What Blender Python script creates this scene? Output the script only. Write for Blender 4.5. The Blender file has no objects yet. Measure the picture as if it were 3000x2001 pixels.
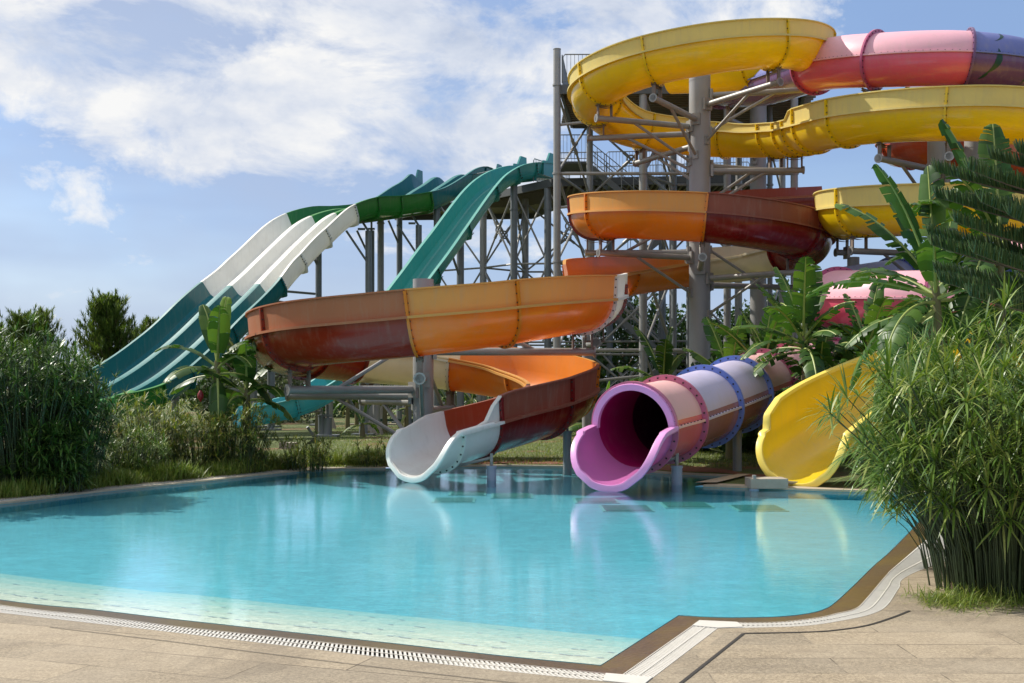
import bpy, math, random
from mathutils import Vector, Matrix, noise as mnoise
from mathutils.geometry import delaunay_2d_cdt, intersect_point_tri_2d
random.seed(7)
C = bpy.context.scene.collection
F = 3450.0; CX = 1500.0; HZ = 1135.0; CH = 1.7
R = math.radians

def P(u, v, D):                       # a point of the place seen at photo position (u, v), D metres away
    return Vector(((u-CX)*D/F, D, CH+(HZ-v)*D/F))
def G(u, v, z=0.0):                   # where the line of sight meets the level z
    D = (CH-z)*F/(v-HZ)
    return Vector(((u-CX)*D/F, D, z))

# ------------------------------------------------------------------ materials
def new_mat(name):
    m = bpy.data.materials.new(name); m.use_nodes = True
    nt = m.node_tree; b = nt.nodes['Principled BSDF']
    return m, nt, b
def coords(nt, scale=(1,1,1)):
    tc = nt.nodes.new('ShaderNodeNewGeometry')
    mp = nt.nodes.new('ShaderNodeMapping'); mp.inputs['Scale'].default_value = scale
    nt.links.new(tc.outputs['Position'], mp.inputs['Vector'])
    return mp.outputs['Vector']
def noise(nt, vec, scale, detail=4, rough=0.55, dist=0.0):
    n = nt.nodes.new('ShaderNodeTexNoise')
    n.inputs['Scale'].default_value = scale; n.inputs['Detail'].default_value = detail
    n.inputs['Roughness'].default_value = rough; n.inputs['Distortion'].default_value = dist
    nt.links.new(vec, n.inputs['Vector']); return n.outputs['Fac']
def ramp(nt, fac, stops):
    r = nt.nodes.new('ShaderNodeValToRGB'); e = r.color_ramp.elements
    while len(e) < len(stops): e.new(0.5)
    for k, (p, c) in enumerate(stops):
        e[k].position = p; e[k].color = tuple(c)+(1,) if len(c) == 3 else c
    nt.links.new(fac, r.inputs['Fac']); return r.outputs['Color']
def mix(nt, fac, a, b, mode='MIX'):
    n = nt.nodes.new('ShaderNodeMix'); n.data_type = 'RGBA'; n.blend_type = mode
    for s, val in ((n.inputs[0], fac), (n.inputs[6], a), (n.inputs[7], b)):
        if hasattr(val, 'is_linked') or hasattr(val, 'links'): nt.links.new(val, s)
        elif isinstance(val, (int, float)): s.default_value = val
        else: s.default_value = tuple(val)+(1,) if len(val) == 3 else val
    return n.outputs[2]
def math_(nt, op, a, b=0.0, clamp=False):
    n = nt.nodes.new('ShaderNodeMath'); n.operation = op; n.use_clamp = clamp
    for s, val in ((n.inputs[0], a), (n.inputs[1], b)):
        if isinstance(val, (int, float)): s.default_value = val
        else: nt.links.new(val, s)
    return n.outputs[0]
def bump(nt, b, h, strength=0.3, dist=0.02):
    n = nt.nodes.new('ShaderNodeBump'); n.inputs['Strength'].default_value = strength
    n.inputs['Distance'].default_value = dist
    nt.links.new(h, n.inputs['Height']); nt.links.new(n.outputs['Normal'], b.inputs['Normal'])
def sc(c, k): return tuple(min(1, x*k) for x in c)

def fibreglass(name, col, rough=0.22, tan_mix=0.0, trans=0.0):
    m, nt, b = new_mat(name)
    v = coords(nt)
    n1 = noise(nt, v, 1.3, 5, 0.6); n2 = noise(nt, coords(nt, (9, 9, 1.2)), 1.0, 4, 0.6)
    grime = ramp(nt, n2, [(0.50, (0, 0, 0)), (0.78, (1, 1, 1))])
    g = tuple(0.55*x+0.45*y for x, y in zip(col, (0.42, 0.36, 0.26)))
    c0 = mix(nt, n1, sc(col, 0.88), sc(col, 1.1))
    gf = math_(nt, 'MULTIPLY', grime, 0.30+tan_mix)
    c1 = mix(nt, gf, c0, g)
    nt.links.new(c1, b.inputs['Base Color'])
    nt.links.new(math_(nt, 'ADD', math_(nt, 'MULTIPLY', n1, 0.18), rough-0.06), b.inputs['Roughness'])
    b.inputs['Coat Weight'].default_value = 0.35 if rough < 0.35 else 0.0
    b.inputs['Coat Roughness'].default_value = 0.12
    bump(nt, b, noise(nt, v, 2.2, 3), 0.10, 0.03)
    if trans > 0:                     # thin fibreglass lets some daylight through
        t = nt.nodes.new('ShaderNodeBsdfTranslucent'); nt.links.new(c1, t.inputs['Color'])
        ms = nt.nodes.new('ShaderNodeMixShader'); ms.inputs[0].default_value = trans
        out = nt.nodes['Material Output']
        nt.links.new(b.outputs[0], ms.inputs[1]); nt.links.new(t.outputs[0], ms.inputs[2])
        nt.links.new(ms.outputs[0], out.inputs['Surface'])
    return m
def simple(name, col, rough=0.6, nscale=6, var=0.25, metal=0.0, bmp=0.15, stretch=(1,1,1)):
    m, nt, b = new_mat(name)
    v = coords(nt, stretch); n1 = noise(nt, v, nscale, 6, 0.65)
    nt.links.new(mix(nt, n1, sc(col, 1-var), sc(col, 1+var)), b.inputs['Base Color'])
    b.inputs['Roughness'].default_value = rough; b.inputs['Metallic'].default_value = metal
    if bmp: bump(nt, b, noise(nt, v, nscale*5, 4), bmp, 0.01)
    return m
def leaf_mat(name, cols, rough=0.45, trans=0.3, spec=0.5, nscale=1.5):
    m, nt, b = new_mat(name)
    geo = nt.nodes.new('ShaderNodeNewGeometry')
    v = coords(nt); n1 = noise(nt, v, nscale, 3)
    f = math_(nt, 'ADD', math_(nt, 'MULTIPLY', geo.outputs['Random Per Island'], 0.75), math_(nt, 'MULTIPLY', n1, 0.25))
    k = len(cols)
    c = ramp(nt, f, [(0.08+0.84*i/(k-1), cc) for i, cc in enumerate(cols)])
    nt.links.new(c, b.inputs['Base Color'])
    b.inputs['Roughness'].default_value = rough; b.inputs['Specular IOR Level'].default_value = spec
    t = nt.nodes.new('ShaderNodeBsdfTranslucent')
    nt.links.new(mix(nt, 0.7, c, (0.9, 1.0, 0.25), 'MULTIPLY'), t.inputs['Color'])
    ms = nt.nodes.new('ShaderNodeMixShader'); ms.inputs[0].default_value = trans
    nt.links.new(b.outputs[0], ms.inputs[1]); nt.links.new(t.outputs[0], ms.inputs[2])
    nt.links.new(ms.outputs[0], nt.nodes['Material Output'].inputs['Surface'])
    return m

COL = dict(
    yellow=(0.88, 0.60, 0.008), red=(0.30, 0.026, 0.008), maroon=(0.22, 0.010, 0.010), orange=(0.78, 0.235, 0.014),
    white=(0.86, 0.85, 0.80), cream=(0.78, 0.70, 0.50), pink=(0.72, 0.10, 0.17), coral=(0.52, 0.09, 0.035), dusk=(0.30, 0.15, 0.17), purple=(0.13, 0.05, 0.15),
    magenta=(0.50, 0.035, 0.24), orchid=(0.66, 0.20, 0.50), blue=(0.10, 0.18, 0.60), rose=(0.70, 0.14, 0.15),
    teal=(0.012, 0.19, 0.20), lteal=(0.05, 0.33, 0.31), green=(0.03, 0.22, 0.035), aqua=(0.07, 0.42, 0.46))
GLARE = dict(  # paler upper-shell colours with the glare of the sky painted in
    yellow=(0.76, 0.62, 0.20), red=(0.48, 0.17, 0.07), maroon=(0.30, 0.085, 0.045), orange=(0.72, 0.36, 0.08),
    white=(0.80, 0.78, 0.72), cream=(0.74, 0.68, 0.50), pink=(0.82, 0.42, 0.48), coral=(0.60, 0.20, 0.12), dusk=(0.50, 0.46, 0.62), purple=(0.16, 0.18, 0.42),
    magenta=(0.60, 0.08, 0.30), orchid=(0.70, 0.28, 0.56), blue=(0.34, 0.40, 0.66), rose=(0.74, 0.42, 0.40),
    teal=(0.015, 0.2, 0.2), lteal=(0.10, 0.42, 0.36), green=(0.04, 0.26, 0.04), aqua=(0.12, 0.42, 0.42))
INN = dict(COL); INN['red'] = (0.42, 0.075, 0.02); INN['orange'] = (0.82, 0.27, 0.03); INN['yellow'] = (0.86, 0.64, 0.02); INN['maroon'] = (0.36, 0.065, 0.025); INN['teal'] = (0.012, 0.17, 0.18)
INN['lteal'] = (0.05, 0.36, 0.33)
_fm = {}
def FM(col, kind):
    k = (col, kind)
    if k not in _fm:
        if kind == 'low': _fm[k] = fibreglass(col+'_gelcoat', COL[col], 0.2, 0.0, 0.22)
        if kind == 'up': _fm[k] = fibreglass(col+'_gelcoat_sky_glare', GLARE[col], 0.5, 0.25, 0.22)  # sky glare painted into the upper outer walls and ledges
        if kind == 'in': _fm[k] = fibreglass(col+'_gelcoat_inside', INN[col], 0.3, 0.05, 0.28)
        if kind == 'tin': _fm[k] = fibreglass(col+'_tube_inside', (0.30, 0.004, 0.085) if col == 'rose' else (0.05, 0.002, 0.02), 0.35, 0.0)  # near-black past the rose section: shade inside the tube painted in
        if kind == 'ring': _fm[k] = fibreglass(col+'_ring', {'rose': (0.50, 0.12, 0.22), 'blue': (0.13, 0.20, 0.60), 'pink': (0.42, 0.07, 0.17), 'orchid': (0.5, .1, .35)}.get(col, COL[col]), 0.3)
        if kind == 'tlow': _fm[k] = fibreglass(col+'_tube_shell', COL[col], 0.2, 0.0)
        if kind == 'tup': _fm[k] = fibreglass(col+'_tube_shell_sky_glare', GLARE[col], 0.45, 0.15)  # upper half of the tube, sky glare put into its colour
        if kind == 'lip': _fm[k] = fibreglass(col+'_gelcoat_lip', {'yellow': (0.86, 0.66, 0.12), 'orchid': (0.72, 0.30, 0.60)}.get(col, GLARE[col]), 0.35, 0.0)
    return _fm[k]

M = {}
M['steel'] = simple('galvanised_steel', (0.30, 0.29, 0.27), 0.5, 3, 0.28, 0.35, 0.12)
M['steel_blue'] = simple('galvanised_steel_dull', (0.20, 0.215, 0.22), 0.5, 3, 0.25, 0.3, 0.12)
M['column'] = simple('painted_column_grey', (0.30, 0.295, 0.285), 0.5, 2.0, 0.2, 0.1, 0.10, (1, 1, 0.5))
M['rust'] = simple('rusty_bracket', (0.20, 0.15, 0.12), 0.7, 12, 0.35, 0.2)
M['bolt'] = simple('dark_bolts', (0.035, 0.03, 0.025), 0.5, 20, 0.3, 0.4)
M['tan_bolt'] = simple('tan_bolts', (0.35, 0.22, 0.08), 0.5, 20, 0.3)
M['deck_metal'] = simple('platform_steel', (0.085, 0.09, 0.09), 0.6, 4, 0.3)
M['beam_wood'] = simple('platform_beams', (0.15, 0.13, 0.10), 0.7, 4, 0.3)
M['concrete'] = simple('concrete', (0.36, 0.31, 0.25), 0.85, 5, 0.25)
M['swirl'] = simple('dark_green_paint', (0.006, 0.045, 0.03), 0.35, 5, 0.2)
M['seam'] = simple('seam_line', (0.30, 0.30, 0.27), 0.6, 5, 0.2)
M['black'] = simple('black_plastic', (0.02, 0.02, 0.02), 0.5, 5, 0.2)
M['soil'] = simple('red_soil', (0.18, 0.07, 0.035), 0.95, 8, 0.4, 0, 0.6)
M['pipe'] = simple('plastic_pipe', (0.28, 0.33, 0.42), 0.45, 6, 0.15)
M['trunk'] = simple('banana_stem', (0.15, 0.13, 0.05), 0.6, 5, 0.5, 0, 0.3, (1, 1, 0.3))
M['bark'] = simple('pine_bark', (0.13, 0.09, 0.06), 0.9, 9, 0.4, 0, 0.6)
M['petiole'] = simple('banana_midrib', (0.28, 0.33, 0.08), 0.45, 5, 0.2)
M['banana'] = leaf_mat('banana_leaf', [(0.022, 0.06, 0.014), (0.040, 0.10, 0.018), (0.06, 0.14, 0.022), (0.12, 0.20, 0.035)], 0.42, 0.35, 0.35)
M['banana_light'] = leaf_mat('young_banana_leaf', [(0.14, 0.26, 0.02), (0.20, 0.34, 0.03)], 0.35, 0.45)
M['papyrus'] = leaf_mat('papyrus_leaf', [(0.045, 0.10, 0.015), (0.095, 0.18, 0.024), (0.18, 0.265, 0.042), (0.36, 0.38, 0.12)], 0.42, 0.25)
M['papyrus_dark'] = leaf_mat('dense_papyrus_leaf', [(0.022, 0.060, 0.012), (0.045, 0.11, 0.018), (0.085, 0.17, 0.026), (0.20, 0.28, 0.06)], 0.42, 0.22)
M['papyrus_dry'] = leaf_mat('dry_papyrus_leaf', [(0.06, 0.11, 0.02), (0.13, 0.19, 0.03), (0.26, 0.29, 0.06), (0.34, 0.24, 0.06)], 0.5, 0.35)
M['stalk'] = simple('papyrus_stalk', (0.045, 0.065, 0.02), 0.6, 8, 0.5)
M['needle'] = leaf_mat('pine_needles', [(0.05, 0.09, 0.018), (0.10, 0.16, 0.03), (0.19, 0.23, 0.05)], 0.5, 0.35)
M['norfolk'] = leaf_mat('araucaria_needles', [(0.025, 0.06, 0.016), (0.05, 0.10, 0.025), (0.12, 0.17, 0.05)], 0.45, 0.15)
M['leafy'] = leaf_mat('tree_leaves', [(0.018, 0.045, 0.012), (0.035, 0.08, 0.018), (0.07, 0.13, 0.03)], 0.5, 0.3)
M['olive'] = leaf_mat('olive_leaves', [(0.06, 0.085, 0.045), (0.11, 0.14, 0.08), (0.17, 0.20, 0.13)], 0.5, 0.3)
M['blade'] = leaf_mat('grass_blades', [(0.09, 0.16, 0.022), (0.18, 0.25, 0.035), (0.34, 0.34, 0.09)], 0.5, 0.35)
M['dryleaf'] = leaf_mat('dry_banana_leaf', [(0.20, 0.13, 0.06), (0.34, 0.26, 0.15)], 0.7, 0.2)

# ------------------------------------------------------------------ object helpers
def tag(o, label=None, cat=None, group=None, kind=None):
    if label: o['label'] = label
    if cat: o['category'] = cat
    if group: o['group'] = group
    if kind: o['kind'] = kind
    return o
def thing(name, loc, label, cat, group=None, rz=0.0):
    o = bpy.data.objects.new(name, None); C.objects.link(o)
    o.location = loc; o.rotation_euler = (0, 0, rz); o.empty_display_size = 0.3
    return tag(o, label, cat, group)
def rootloc(o):
    v = Vector((0, 0, 0))
    while o is not None: v += Vector(o.location); o = o.parent
    return v
class MB:
    def __init__(s): s.v = []; s.f = []; s.m = []
    def quad(s, a, b, c, d, m=0):
        k = len(s.v); s.v += [a, b, c, d]; s.f.append((k, k+1, k+2, k+3)); s.m.append(m)
    def ngon(s, pts, m=0):
        k = len(s.v); s.v += list(pts); s.f.append(tuple(range(k, k+len(pts)))); s.m.append(m)
    def grid(s, rows, m=0, closed=False):
        k = len(s.v); n = len(rows[0])
        for r in rows: s.v += list(r)
        for i in range(len(rows)-1):
            for j in range(n if closed else n-1):
                a = k+i*n+j; b = k+i*n+(j+1) % n
                s.f.append((a, b, b+n, a+n)); s.m.append(m[j] if isinstance(m, (list, tuple)) else m)
    def box(s, c, sx, sy, sz, m=0, ax=None):
        c = Vector(c)
        X, Y, Z = ax if ax else (Vector((1,0,0)), Vector((0,1,0)), Vector((0,0,1)))
        p = [c+X*sx*i/2+Y*sy*j/2+Z*sz*k/2 for i in (-1,1) for j in (-1,1) for k in (-1,1)]
        k0 = len(s.v); s.v += p
        for f in ((0,1,3,2), (4,6,7,5), (0,4,5,1), (2,3,7,6), (0,2,6,4), (1,5,7,3)):
            s.f.append(tuple(k0+i for i in f)); s.m.append(m)
    def tube(s, a, b, r, n=10, m=0, r2=None, cap=True):
        s.path([a, b], [r, r if r2 is None else r2], n, m, cap)
    def path(s, pts, rad, n=8, m=0, cap=True):
        pts = [Vector(p) for p in pts]
        if not isinstance(rad, (list, tuple)): rad = [rad]*len(pts)
        rows = []; up = None
        for i, p in enumerate(pts):
            t = (pts[min(i+1, len(pts)-1)]-pts[max(i-1, 0)])
            if t.length < 1e-9: t = Vector((0,0,1))
            t.normalize()
            if up is None: up = Vector((0,0,1)) if abs(t.z) < 0.9 else Vector((1,0,0))
            x = t.cross(up).normalized(); up = x.cross(t).normalized()
            rows.append([p+(x*math.cos(2*math.pi*j/n)+up*math.sin(2*math.pi*j/n))*rad[i] for j in range(n)])
        k0 = len(s.v); s.grid(rows, m, True)
        if cap:
            s.f.append(tuple(k0+j for j in range(n))[::-1]); s.m.append(m)
            e = k0+(len(pts)-1)*n
            s.f.append(tuple(e+j for j in range(n))); s.m.append(m)
    def build(s, name, mats, parent=None, smooth=40, loc=None):
        o0 = rootloc(parent) if parent is not None else (Vector(loc) if loc is not None else Vector((0,0,0)))
        me = bpy.data.meshes.new(name)
        me.from_pydata([tuple(Vector(v)-o0) for v in s.v], [], s.f)
        if not isinstance(mats, (list, tuple)): mats = [mats]
        for m in mats: me.materials.append(m)
        if len(mats) > 1: me.polygons.foreach_set('material_index', s.m)
        me.update()
        if smooth:
            me.shade_smooth(); me.set_sharp_from_angle(angle=R(smooth))
        o = bpy.data.objects.new(name, me); C.objects.link(o)
        if parent is not None: o.parent = parent
        elif loc is not None: o.location = loc
        return o

def catmull(pts, n=10):
    out = []; N = len(pts); k = len(pts[0])
    for i in range(N-1):
        p0, p1, p2, p3 = pts[max(i-1, 0)], pts[i], pts[i+1], pts[min(i+2, N-1)]
        if i == 0: p0 = tuple(2*a-b for a, b in zip(p1, p2))
        if i == N-2: p3 = tuple(2*b-a for a, b in zip(p1, p2))
        for j in range(n):
            t = j/n
            out.append((i+t, tuple(0.5*((2*p1[q])+(-p0[q]+p2[q])*t+(2*p0[q]-5*p1[q]+4*p2[q]-p3[q])*t*t+(-p0[q]+3*p1[q]-3*p2[q]+p3[q])*t**3) for q in range(k))))
    out.append((N-1.0, tuple(pts[-1])))
    return out
class Path:
    def __init__(s, pts, n=16):
        s.n = n; s.s = catmull([tuple(p) for p in pts], n); s.N = len(pts)-1
    def at(s, t):
        t = max(0.0, min(s.N, t)); i = int(t*s.n); i = min(i, len(s.s)-2); f = t*s.n-i
        a = s.s[i][1]; b = s.s[i+1][1]
        return Vector([x+(y-x)*f for x, y in zip(a[:3], b[:3])])
    def frame(s, t, roll=0.0):
        p = s.at(t); e = 0.06
        T = (s.at(min(s.N, t+e))-s.at(max(0, t-e))).normalized()
        Rt = T.cross(Vector((0,0,1))).normalized(); U = Rt.cross(T).normalized()
        if roll: q = Matrix.Rotation(roll, 3, T); Rt = q@Rt; U = q@U
        return p, T, Rt, U
    def steps(s, a, b, d=0.22):
        L = 0; n = max(2, int(8*(b-a))+1); prev = s.at(a)
        for i in range(1, n+1):
            q = s.at(a+(b-a)*i/n); L += (q-prev).length; prev = q
        k = max(2, int(L/d)); return [a+(b-a)*i/k for i in range(k+1)]
def key(kf, t):
    if not isinstance(kf, (list, tuple)): return kf
    if t <= kf[0][0]: return kf[0][1]
    for (a, x), (b, y) in zip(kf, kf[1:]):
        if t <= b: return x+(y-x)*(t-a)/max(1e-6, b-a)
    return kf[-1][1]

TH = 0.035
def rounded(t0, t1, A):               # rim angle that rounds down to the lip of a mouth
    return [(t0+(t1-t0)*k/16, -A*(1-math.sqrt(max(0, 1-(k/16)**2)))) for k in range(17)]
def side_profile(h, r, a_top, lean=0.04, na=10):
    """outer, inner, strip materials (0 lower shell, 1 upper shell) from bottom centre to rim, +x side"""
    ro = r+TH; o = []; q = []; ms = []
    for i in range(na+1):
        a = -math.pi/2+(a_top+math.pi/2)*i/na
        o.append((ro*math.cos(a), ro*math.sin(a))); q.append((r*math.cos(a), r*math.sin(a)))
        if i: ms.append(0)
    if a_top < -0.02: 
        d = (math.cos(a_top), math.sin(a_top))
        for k in range(7): o.append((d[0]*(ro+0.0), d[1]*(ro+0.0))); q.append((r*d[0], r*d[1])); ms.append(0)
        return o, q, ms
    h = max(h, 0.03)
    L = lean*h/0.5
    o += [(ro+0.10, -0.036), (ro+0.10, 0.014), (ro+0.0, 0.018), (ro+L*0.5, h*0.55), (ro+L, h-0.012), (ro+L+0.05, h-0.008), (ro+L+0.05, h+0.02)]
    q += [(r, 0.0), (r, 0.0), (r, 0.005), (r+L*0.5, h*0.55), (r+L, h-0.012), (r+L, h-0.0), (r+L, h+0.02)]
    ms += [1, 1, 1, 1, 1, 1, 1]
    return o, q, ms
def flume_rows(path, ts, hl, hr, r, amax, roll):
    OR, IR = [], []; ms = None
    for t in ts:
        p, T, Rt, U = path.frame(t, key(roll, t))
        at = key(amax, t)
        o1, q1, m1 = side_profile(key(hr, t), r, at); o2, q2, m2 = side_profile(key(hl, t), r, at)
        oo = [(-x, y) for x, y in reversed(o2)]+o1[1:]; qq = [(-x, y) for x, y in reversed(q2)]+q1[1:]
        ms = list(reversed(m2))+m1
        OR.append([p+Rt*x+U*y for x, y in oo]); IR.append([p+Rt*x+U*y for x, y in qq])
    return OR, IR, ms
def flume(root, path, secs, hl, hr, r=0.68, amax=0.0, roll=0.0, flange_mat=None, bolts='bolt', endlip=None, flcol=None):
    """secs: [(t0, colour), ..., (t_end, None)]"""
    for (a, col), (b, nc) in zip(secs, secs[1:]):
        ts = path.steps(a, b, 0.06 if (nc is None and isinstance(amax, list)) else 0.2)
        OR, IR, ms = flume_rows(path, ts, hl, hr, r, amax, roll)
        mb = MB()
        mb.grid([list(reversed(x)) for x in OR], list(reversed(ms)))
        mb.grid(IR, 2)
        n = len(OR[0])
        for k in (0, n-1):
            mb.grid([[OR[i][k], IR[i][k]] if k else [IR[i][k], OR[i][k]] for i in range(len(ts))], 1)
        for e in (0, -1):
            for k in range(n-1):
                mb.quad(OR[e][k], OR[e][k+1], IR[e][k+1], IR[e][k], 0)
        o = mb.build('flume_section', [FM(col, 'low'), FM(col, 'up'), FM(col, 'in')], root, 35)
        o['label'] = '%s fibreglass flume section' % {'lteal': 'pale teal', 'cream': 'cream', 'aqua': 'light aqua'}.get(col, col)
    for i, (a, col) in enumerate(secs):
        if i == 0 or i == len(secs)-1: continue
        c = secs[i-1][1] if flcol is None else flcol
        flange(root, path, a, key(hl, a), key(hr, a), r, key(roll, a), c, bolts)
def flange(root, path, t, hl, hr, r, roll, col, bolts='bolt', full=False):
    p, T, Rt, U = path.frame(t, roll)
    mb = MB(); ro = r+TH
    w = 0.028
    def ring(off):
        o = []
        if full:
            N = 48
            return [(((ro+off)*math.cos(2*math.pi*k/N)), ((ro+off)*math.sin(2*math.pi*k/N))) for k in range(N)]
        ol = [(-(ro+off+0.04*hl/0.5), hl-0.02), (-(ro+off), 0)] if hl > 0.1 else [(-(ro+off), -0.02)]
        orr = [(ro+off, 0), (ro+off+0.04*hr/0.5, hr-0.02)] if hr > 0.1 else [(ro+off, -0.02)]
        arc = []
        for k in range(1, 24):
            a = -math.pi+math.pi*k/24; arc.append(((ro+off)*math.cos(a), (ro+off)*math.sin(a)))
        return ol+arc+orr
    A = ring(-0.01); B = ring(0.10 if full else 0.07)
    X = lambda c, d: p+Rt*c[0]+U*c[1]+T*d
    rows = [[X(A[k], -w), X(B[k], -w), X(B[k], w), X(A[k], w)] for k in range(len(A))]
    if full: rows.append(rows[0])
    mb.grid(rows, 0)
    if not full:
        mb.ngon(rows[0]); mb.ngon(rows[-1][::-1])
    Mi = ring(0.05 if full else 0.034)
    # bolts along the flange, both faces
    L = 0.0; nxt = 0.06
    for k in range(len(Mi)-1 if not full else len(Mi)):
        a = Vector(Mi[k]); b = Vector(Mi[(k+1) % len(Mi)]); d = (b-a).length
        while nxt <= L+d:
            c = a+(b-a)*((nxt-L)/d)
            for s_ in (-1, 1):
                q = X(c, s_*w); mb.tube(q-T*0.002, q+T*s_*0.014, 0.017, 6, 1)
            nxt += 0.17
        L += d
    return mb.build('joint_flange', [FM(col, 'ring' if full else 'low'), M[bolts]], root, 40)

def tube_slide(root, path, secs, r=0.68, bolts='bolt'):
    for (a, col), (b, nc) in zip(secs, secs[1:]):
        ts = path.steps(a, b, 0.2); N = 40; ro = r+TH
        mb = MB(); OR = []; IR = []
        for t in ts:
            p, T, Rt, U = path.frame(t)
            OR.append([p+Rt*ro*math.cos(2*math.pi*k/N)+U*ro*math.sin(2*math.pi*k/N) for k in range(N)])
            IR.append([p+Rt*r*math.cos(2*math.pi*k/N)+U*r*math.sin(2*math.pi*k/N) for k in range(N)])
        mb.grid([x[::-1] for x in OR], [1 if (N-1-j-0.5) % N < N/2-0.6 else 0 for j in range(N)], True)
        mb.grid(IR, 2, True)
        for s_ in (-1, 1):
            rows = []
            for t in ts:
                p, T, Rt, U = path.frame(t)
                rows.append([p+Rt*s_*(ro-0.01)-U*0.02, p+Rt*s_*(ro+0.06)-U*0.02, p+Rt*s_*(ro+0.06)+U*0.02, p+Rt*s_*(ro-0.01)+U*0.02])
            mb.grid(rows, 1)
            L = 0; prev = None
            for t in path.steps(a, b, 0.14)[1:-1]:
                p, T, Rt, U = path.frame(t); q = p+Rt*s_*(ro+0.035)+U*0.02
                mb.tube(q, q+U*0.014, 0.016, 6, 3)
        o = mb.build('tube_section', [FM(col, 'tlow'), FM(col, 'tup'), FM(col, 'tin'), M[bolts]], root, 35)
        o['label'] = '%s closed tube section' % col
    for i, (a, col) in enumerate(secs):
        c = secs[min(i, len(secs)-2)][1]; c = 'blue' if c == 'dusk' else c
        flange(root, path, a, 0, 0, r, 0, c, bolts, True)

def mouth_lip(root, path, t0, t1, r, amax, col, rad=0.055, hl=0, hr=0):
    """rounded lip running along the rims and round the open end"""
    ts = path.steps(t0, t1, 0.05); pts = []; outs = []
    def rim(t, s_):
        p, T, Rt, U = path.frame(t); a = key(amax, t); ro = r+0.02
        h = key(hr if s_ > 0 else hl, t)
        if a > -0.02: return p+Rt*s_*(ro+0.02)+U*max(h, 0.02), Rt*s_
        return p+Rt*s_*ro*math.cos(a)+U*ro*math.sin(a), (Rt*s_*math.cos(a)+U*math.sin(a))
    A = [rim(t, 1) for t in ts]; B = [rim(t, -1) for t in ts]
    p, T, Rt, U = path.frame(t1); a1 = key(amax, t1); ro = r+0.02; arc = []
    for k in range(1, 24):
        a = a1+(-math.pi-2*a1)*k/24
        arc.append((p+Rt*ro*math.cos(a)+U*ro*math.sin(a), Rt*math.cos(a)+U*math.sin(a)))
    seq = A+arc+B[::-1]
    mb = MB(); rows = []
    for i, (q, o) in enumerate(seq):
        t = (seq[min(i+1, len(seq)-1)][0]-seq[max(0, i-1)][0]).normalized()
        o = (o-t*o.dot(t)).normalized(); n = t.cross(o).normalized()
        rows.append([q+o*(x*rad)+n*(y*rad) for x, y in ((-0.6, -0.5), (-0.6, 0.5), (0.2, 0.75), (1.4, 0.55), (1.5, -0.3), (1.3, -0.6), (0, -0.7))])
    mb.grid(rows, 0, True); mb.ngon(rows[0][::-1]); mb.ngon(rows[-1])
    return mb.build('mouth_lip', FM(col, 'lip'), root, 50)

# ------------------------------------------------------------------ world, sun, camera
sc_ = bpy.context.scene
SUN_DIR = Vector((-0.87*math.cos(R(44)), 0.50*math.cos(R(44)), math.sin(R(44)))).normalized()
az = math.atan2(SUN_DIR.x, SUN_DIR.y)       # clockwise from +Y
w = bpy.data.worlds.new('World'); sc_.world = w; w.use_nodes = True
nt = w.node_tree; bg = nt.nodes['Background']
sky = nt.nodes.new('ShaderNodeTexSky'); sky.sky_type = 'NISHITA'; sky.sun_disc = False
sky.sun_elevation = math.asin(SUN_DIR.z); sky.sun_rotation = az
sky.air_density = 1.0; sky.dust_density = 0.8; sky.ozone_density = 2.2
tc = nt.nodes.new('ShaderNodeTexCoord')
def wmap(scale, loc=(0,0,0)):
    mp = nt.nodes.new('ShaderNodeMapping'); mp.inputs['Scale'].default_value = scale; mp.inputs['Location'].default_value = loc
    nt.links.new(tc.outputs['Generated'], mp.inputs['Vector']); return mp.outputs['Vector']
sep = nt.nodes.new('ShaderNodeSeparateXYZ'); nt.links.new(tc.outputs['Generated'], sep.inputs[0])
EL = sep.outputs['Z']; XX = sep.outputs['X']
big = noise(nt, wmap((3.0, 3.0, 6.5), (0.35, 0.0, 0.27)), 1.0, 8, 0.58, 0.3)
fine = noise(nt, wmap((7.5, 7.5, 13), (4, 1, 2)), 1.0, 10, 0.62, 0.35)
haz = noise(nt, wmap((1.6, 1.6, 9), (1, 3, 5)), 1.0, 4, 0.5)
# coverage: cumulus high up and in the middle, clear to the upper right
high = math_(nt, 'MULTIPLY', math_(nt, 'SUBTRACT', EL, 0.185), 0.95)
rgt = math_(nt, 'MULTIPLY', math_(nt, 'MAXIMUM', math_(nt, 'SUBTRACT', XX, 0.13), 0.0), 1.5)
cov = math_(nt, 'SUBTRACT', math_(nt, 'ADD', math_(nt, 'ADD', math_(nt, 'MULTIPLY', big, 0.55), math_(nt, 'MULTIPLY', fine, 0.85)), high), rgt)
cov = math_(nt, 'SUBTRACT', cov, math_(nt, 'MULTIPLY', math_(nt, 'MAXIMUM', math_(nt, 'SUBTRACT', -0.12 if False else math_(nt, 'MULTIPLY', XX, -1.0), 0.16), 0.0), 0.15))
cmask = ramp(nt, cov, [(0.675, (0,0,0)), (0.725, (0.50,)*3), (0.80, (0.95,)*3)])
shade = ramp(nt, math_(nt, 'ADD', math_(nt, 'MULTIPLY', noise(nt, wmap((5, 5, 11), (2, 2, 2.3)), 1.0, 6, 0.6), 0.7), math_(nt, 'MULTIPLY', fine, 0.3)), [(0.36, (3.0, 3.5, 4.5)), (0.47, (4.4, 4.7, 5.3)), (0.58, (6.0, 5.95, 5.85))])
veil = math_(nt, 'MULTIPLY', ramp(nt, haz, [(0.30, (0.18,)*3), (0.62, (0.85,)*3)]), 0.75)
skyc = mix(nt, veil, sky.outputs['Color'], (1.6, 2.35, 4.25))
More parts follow.
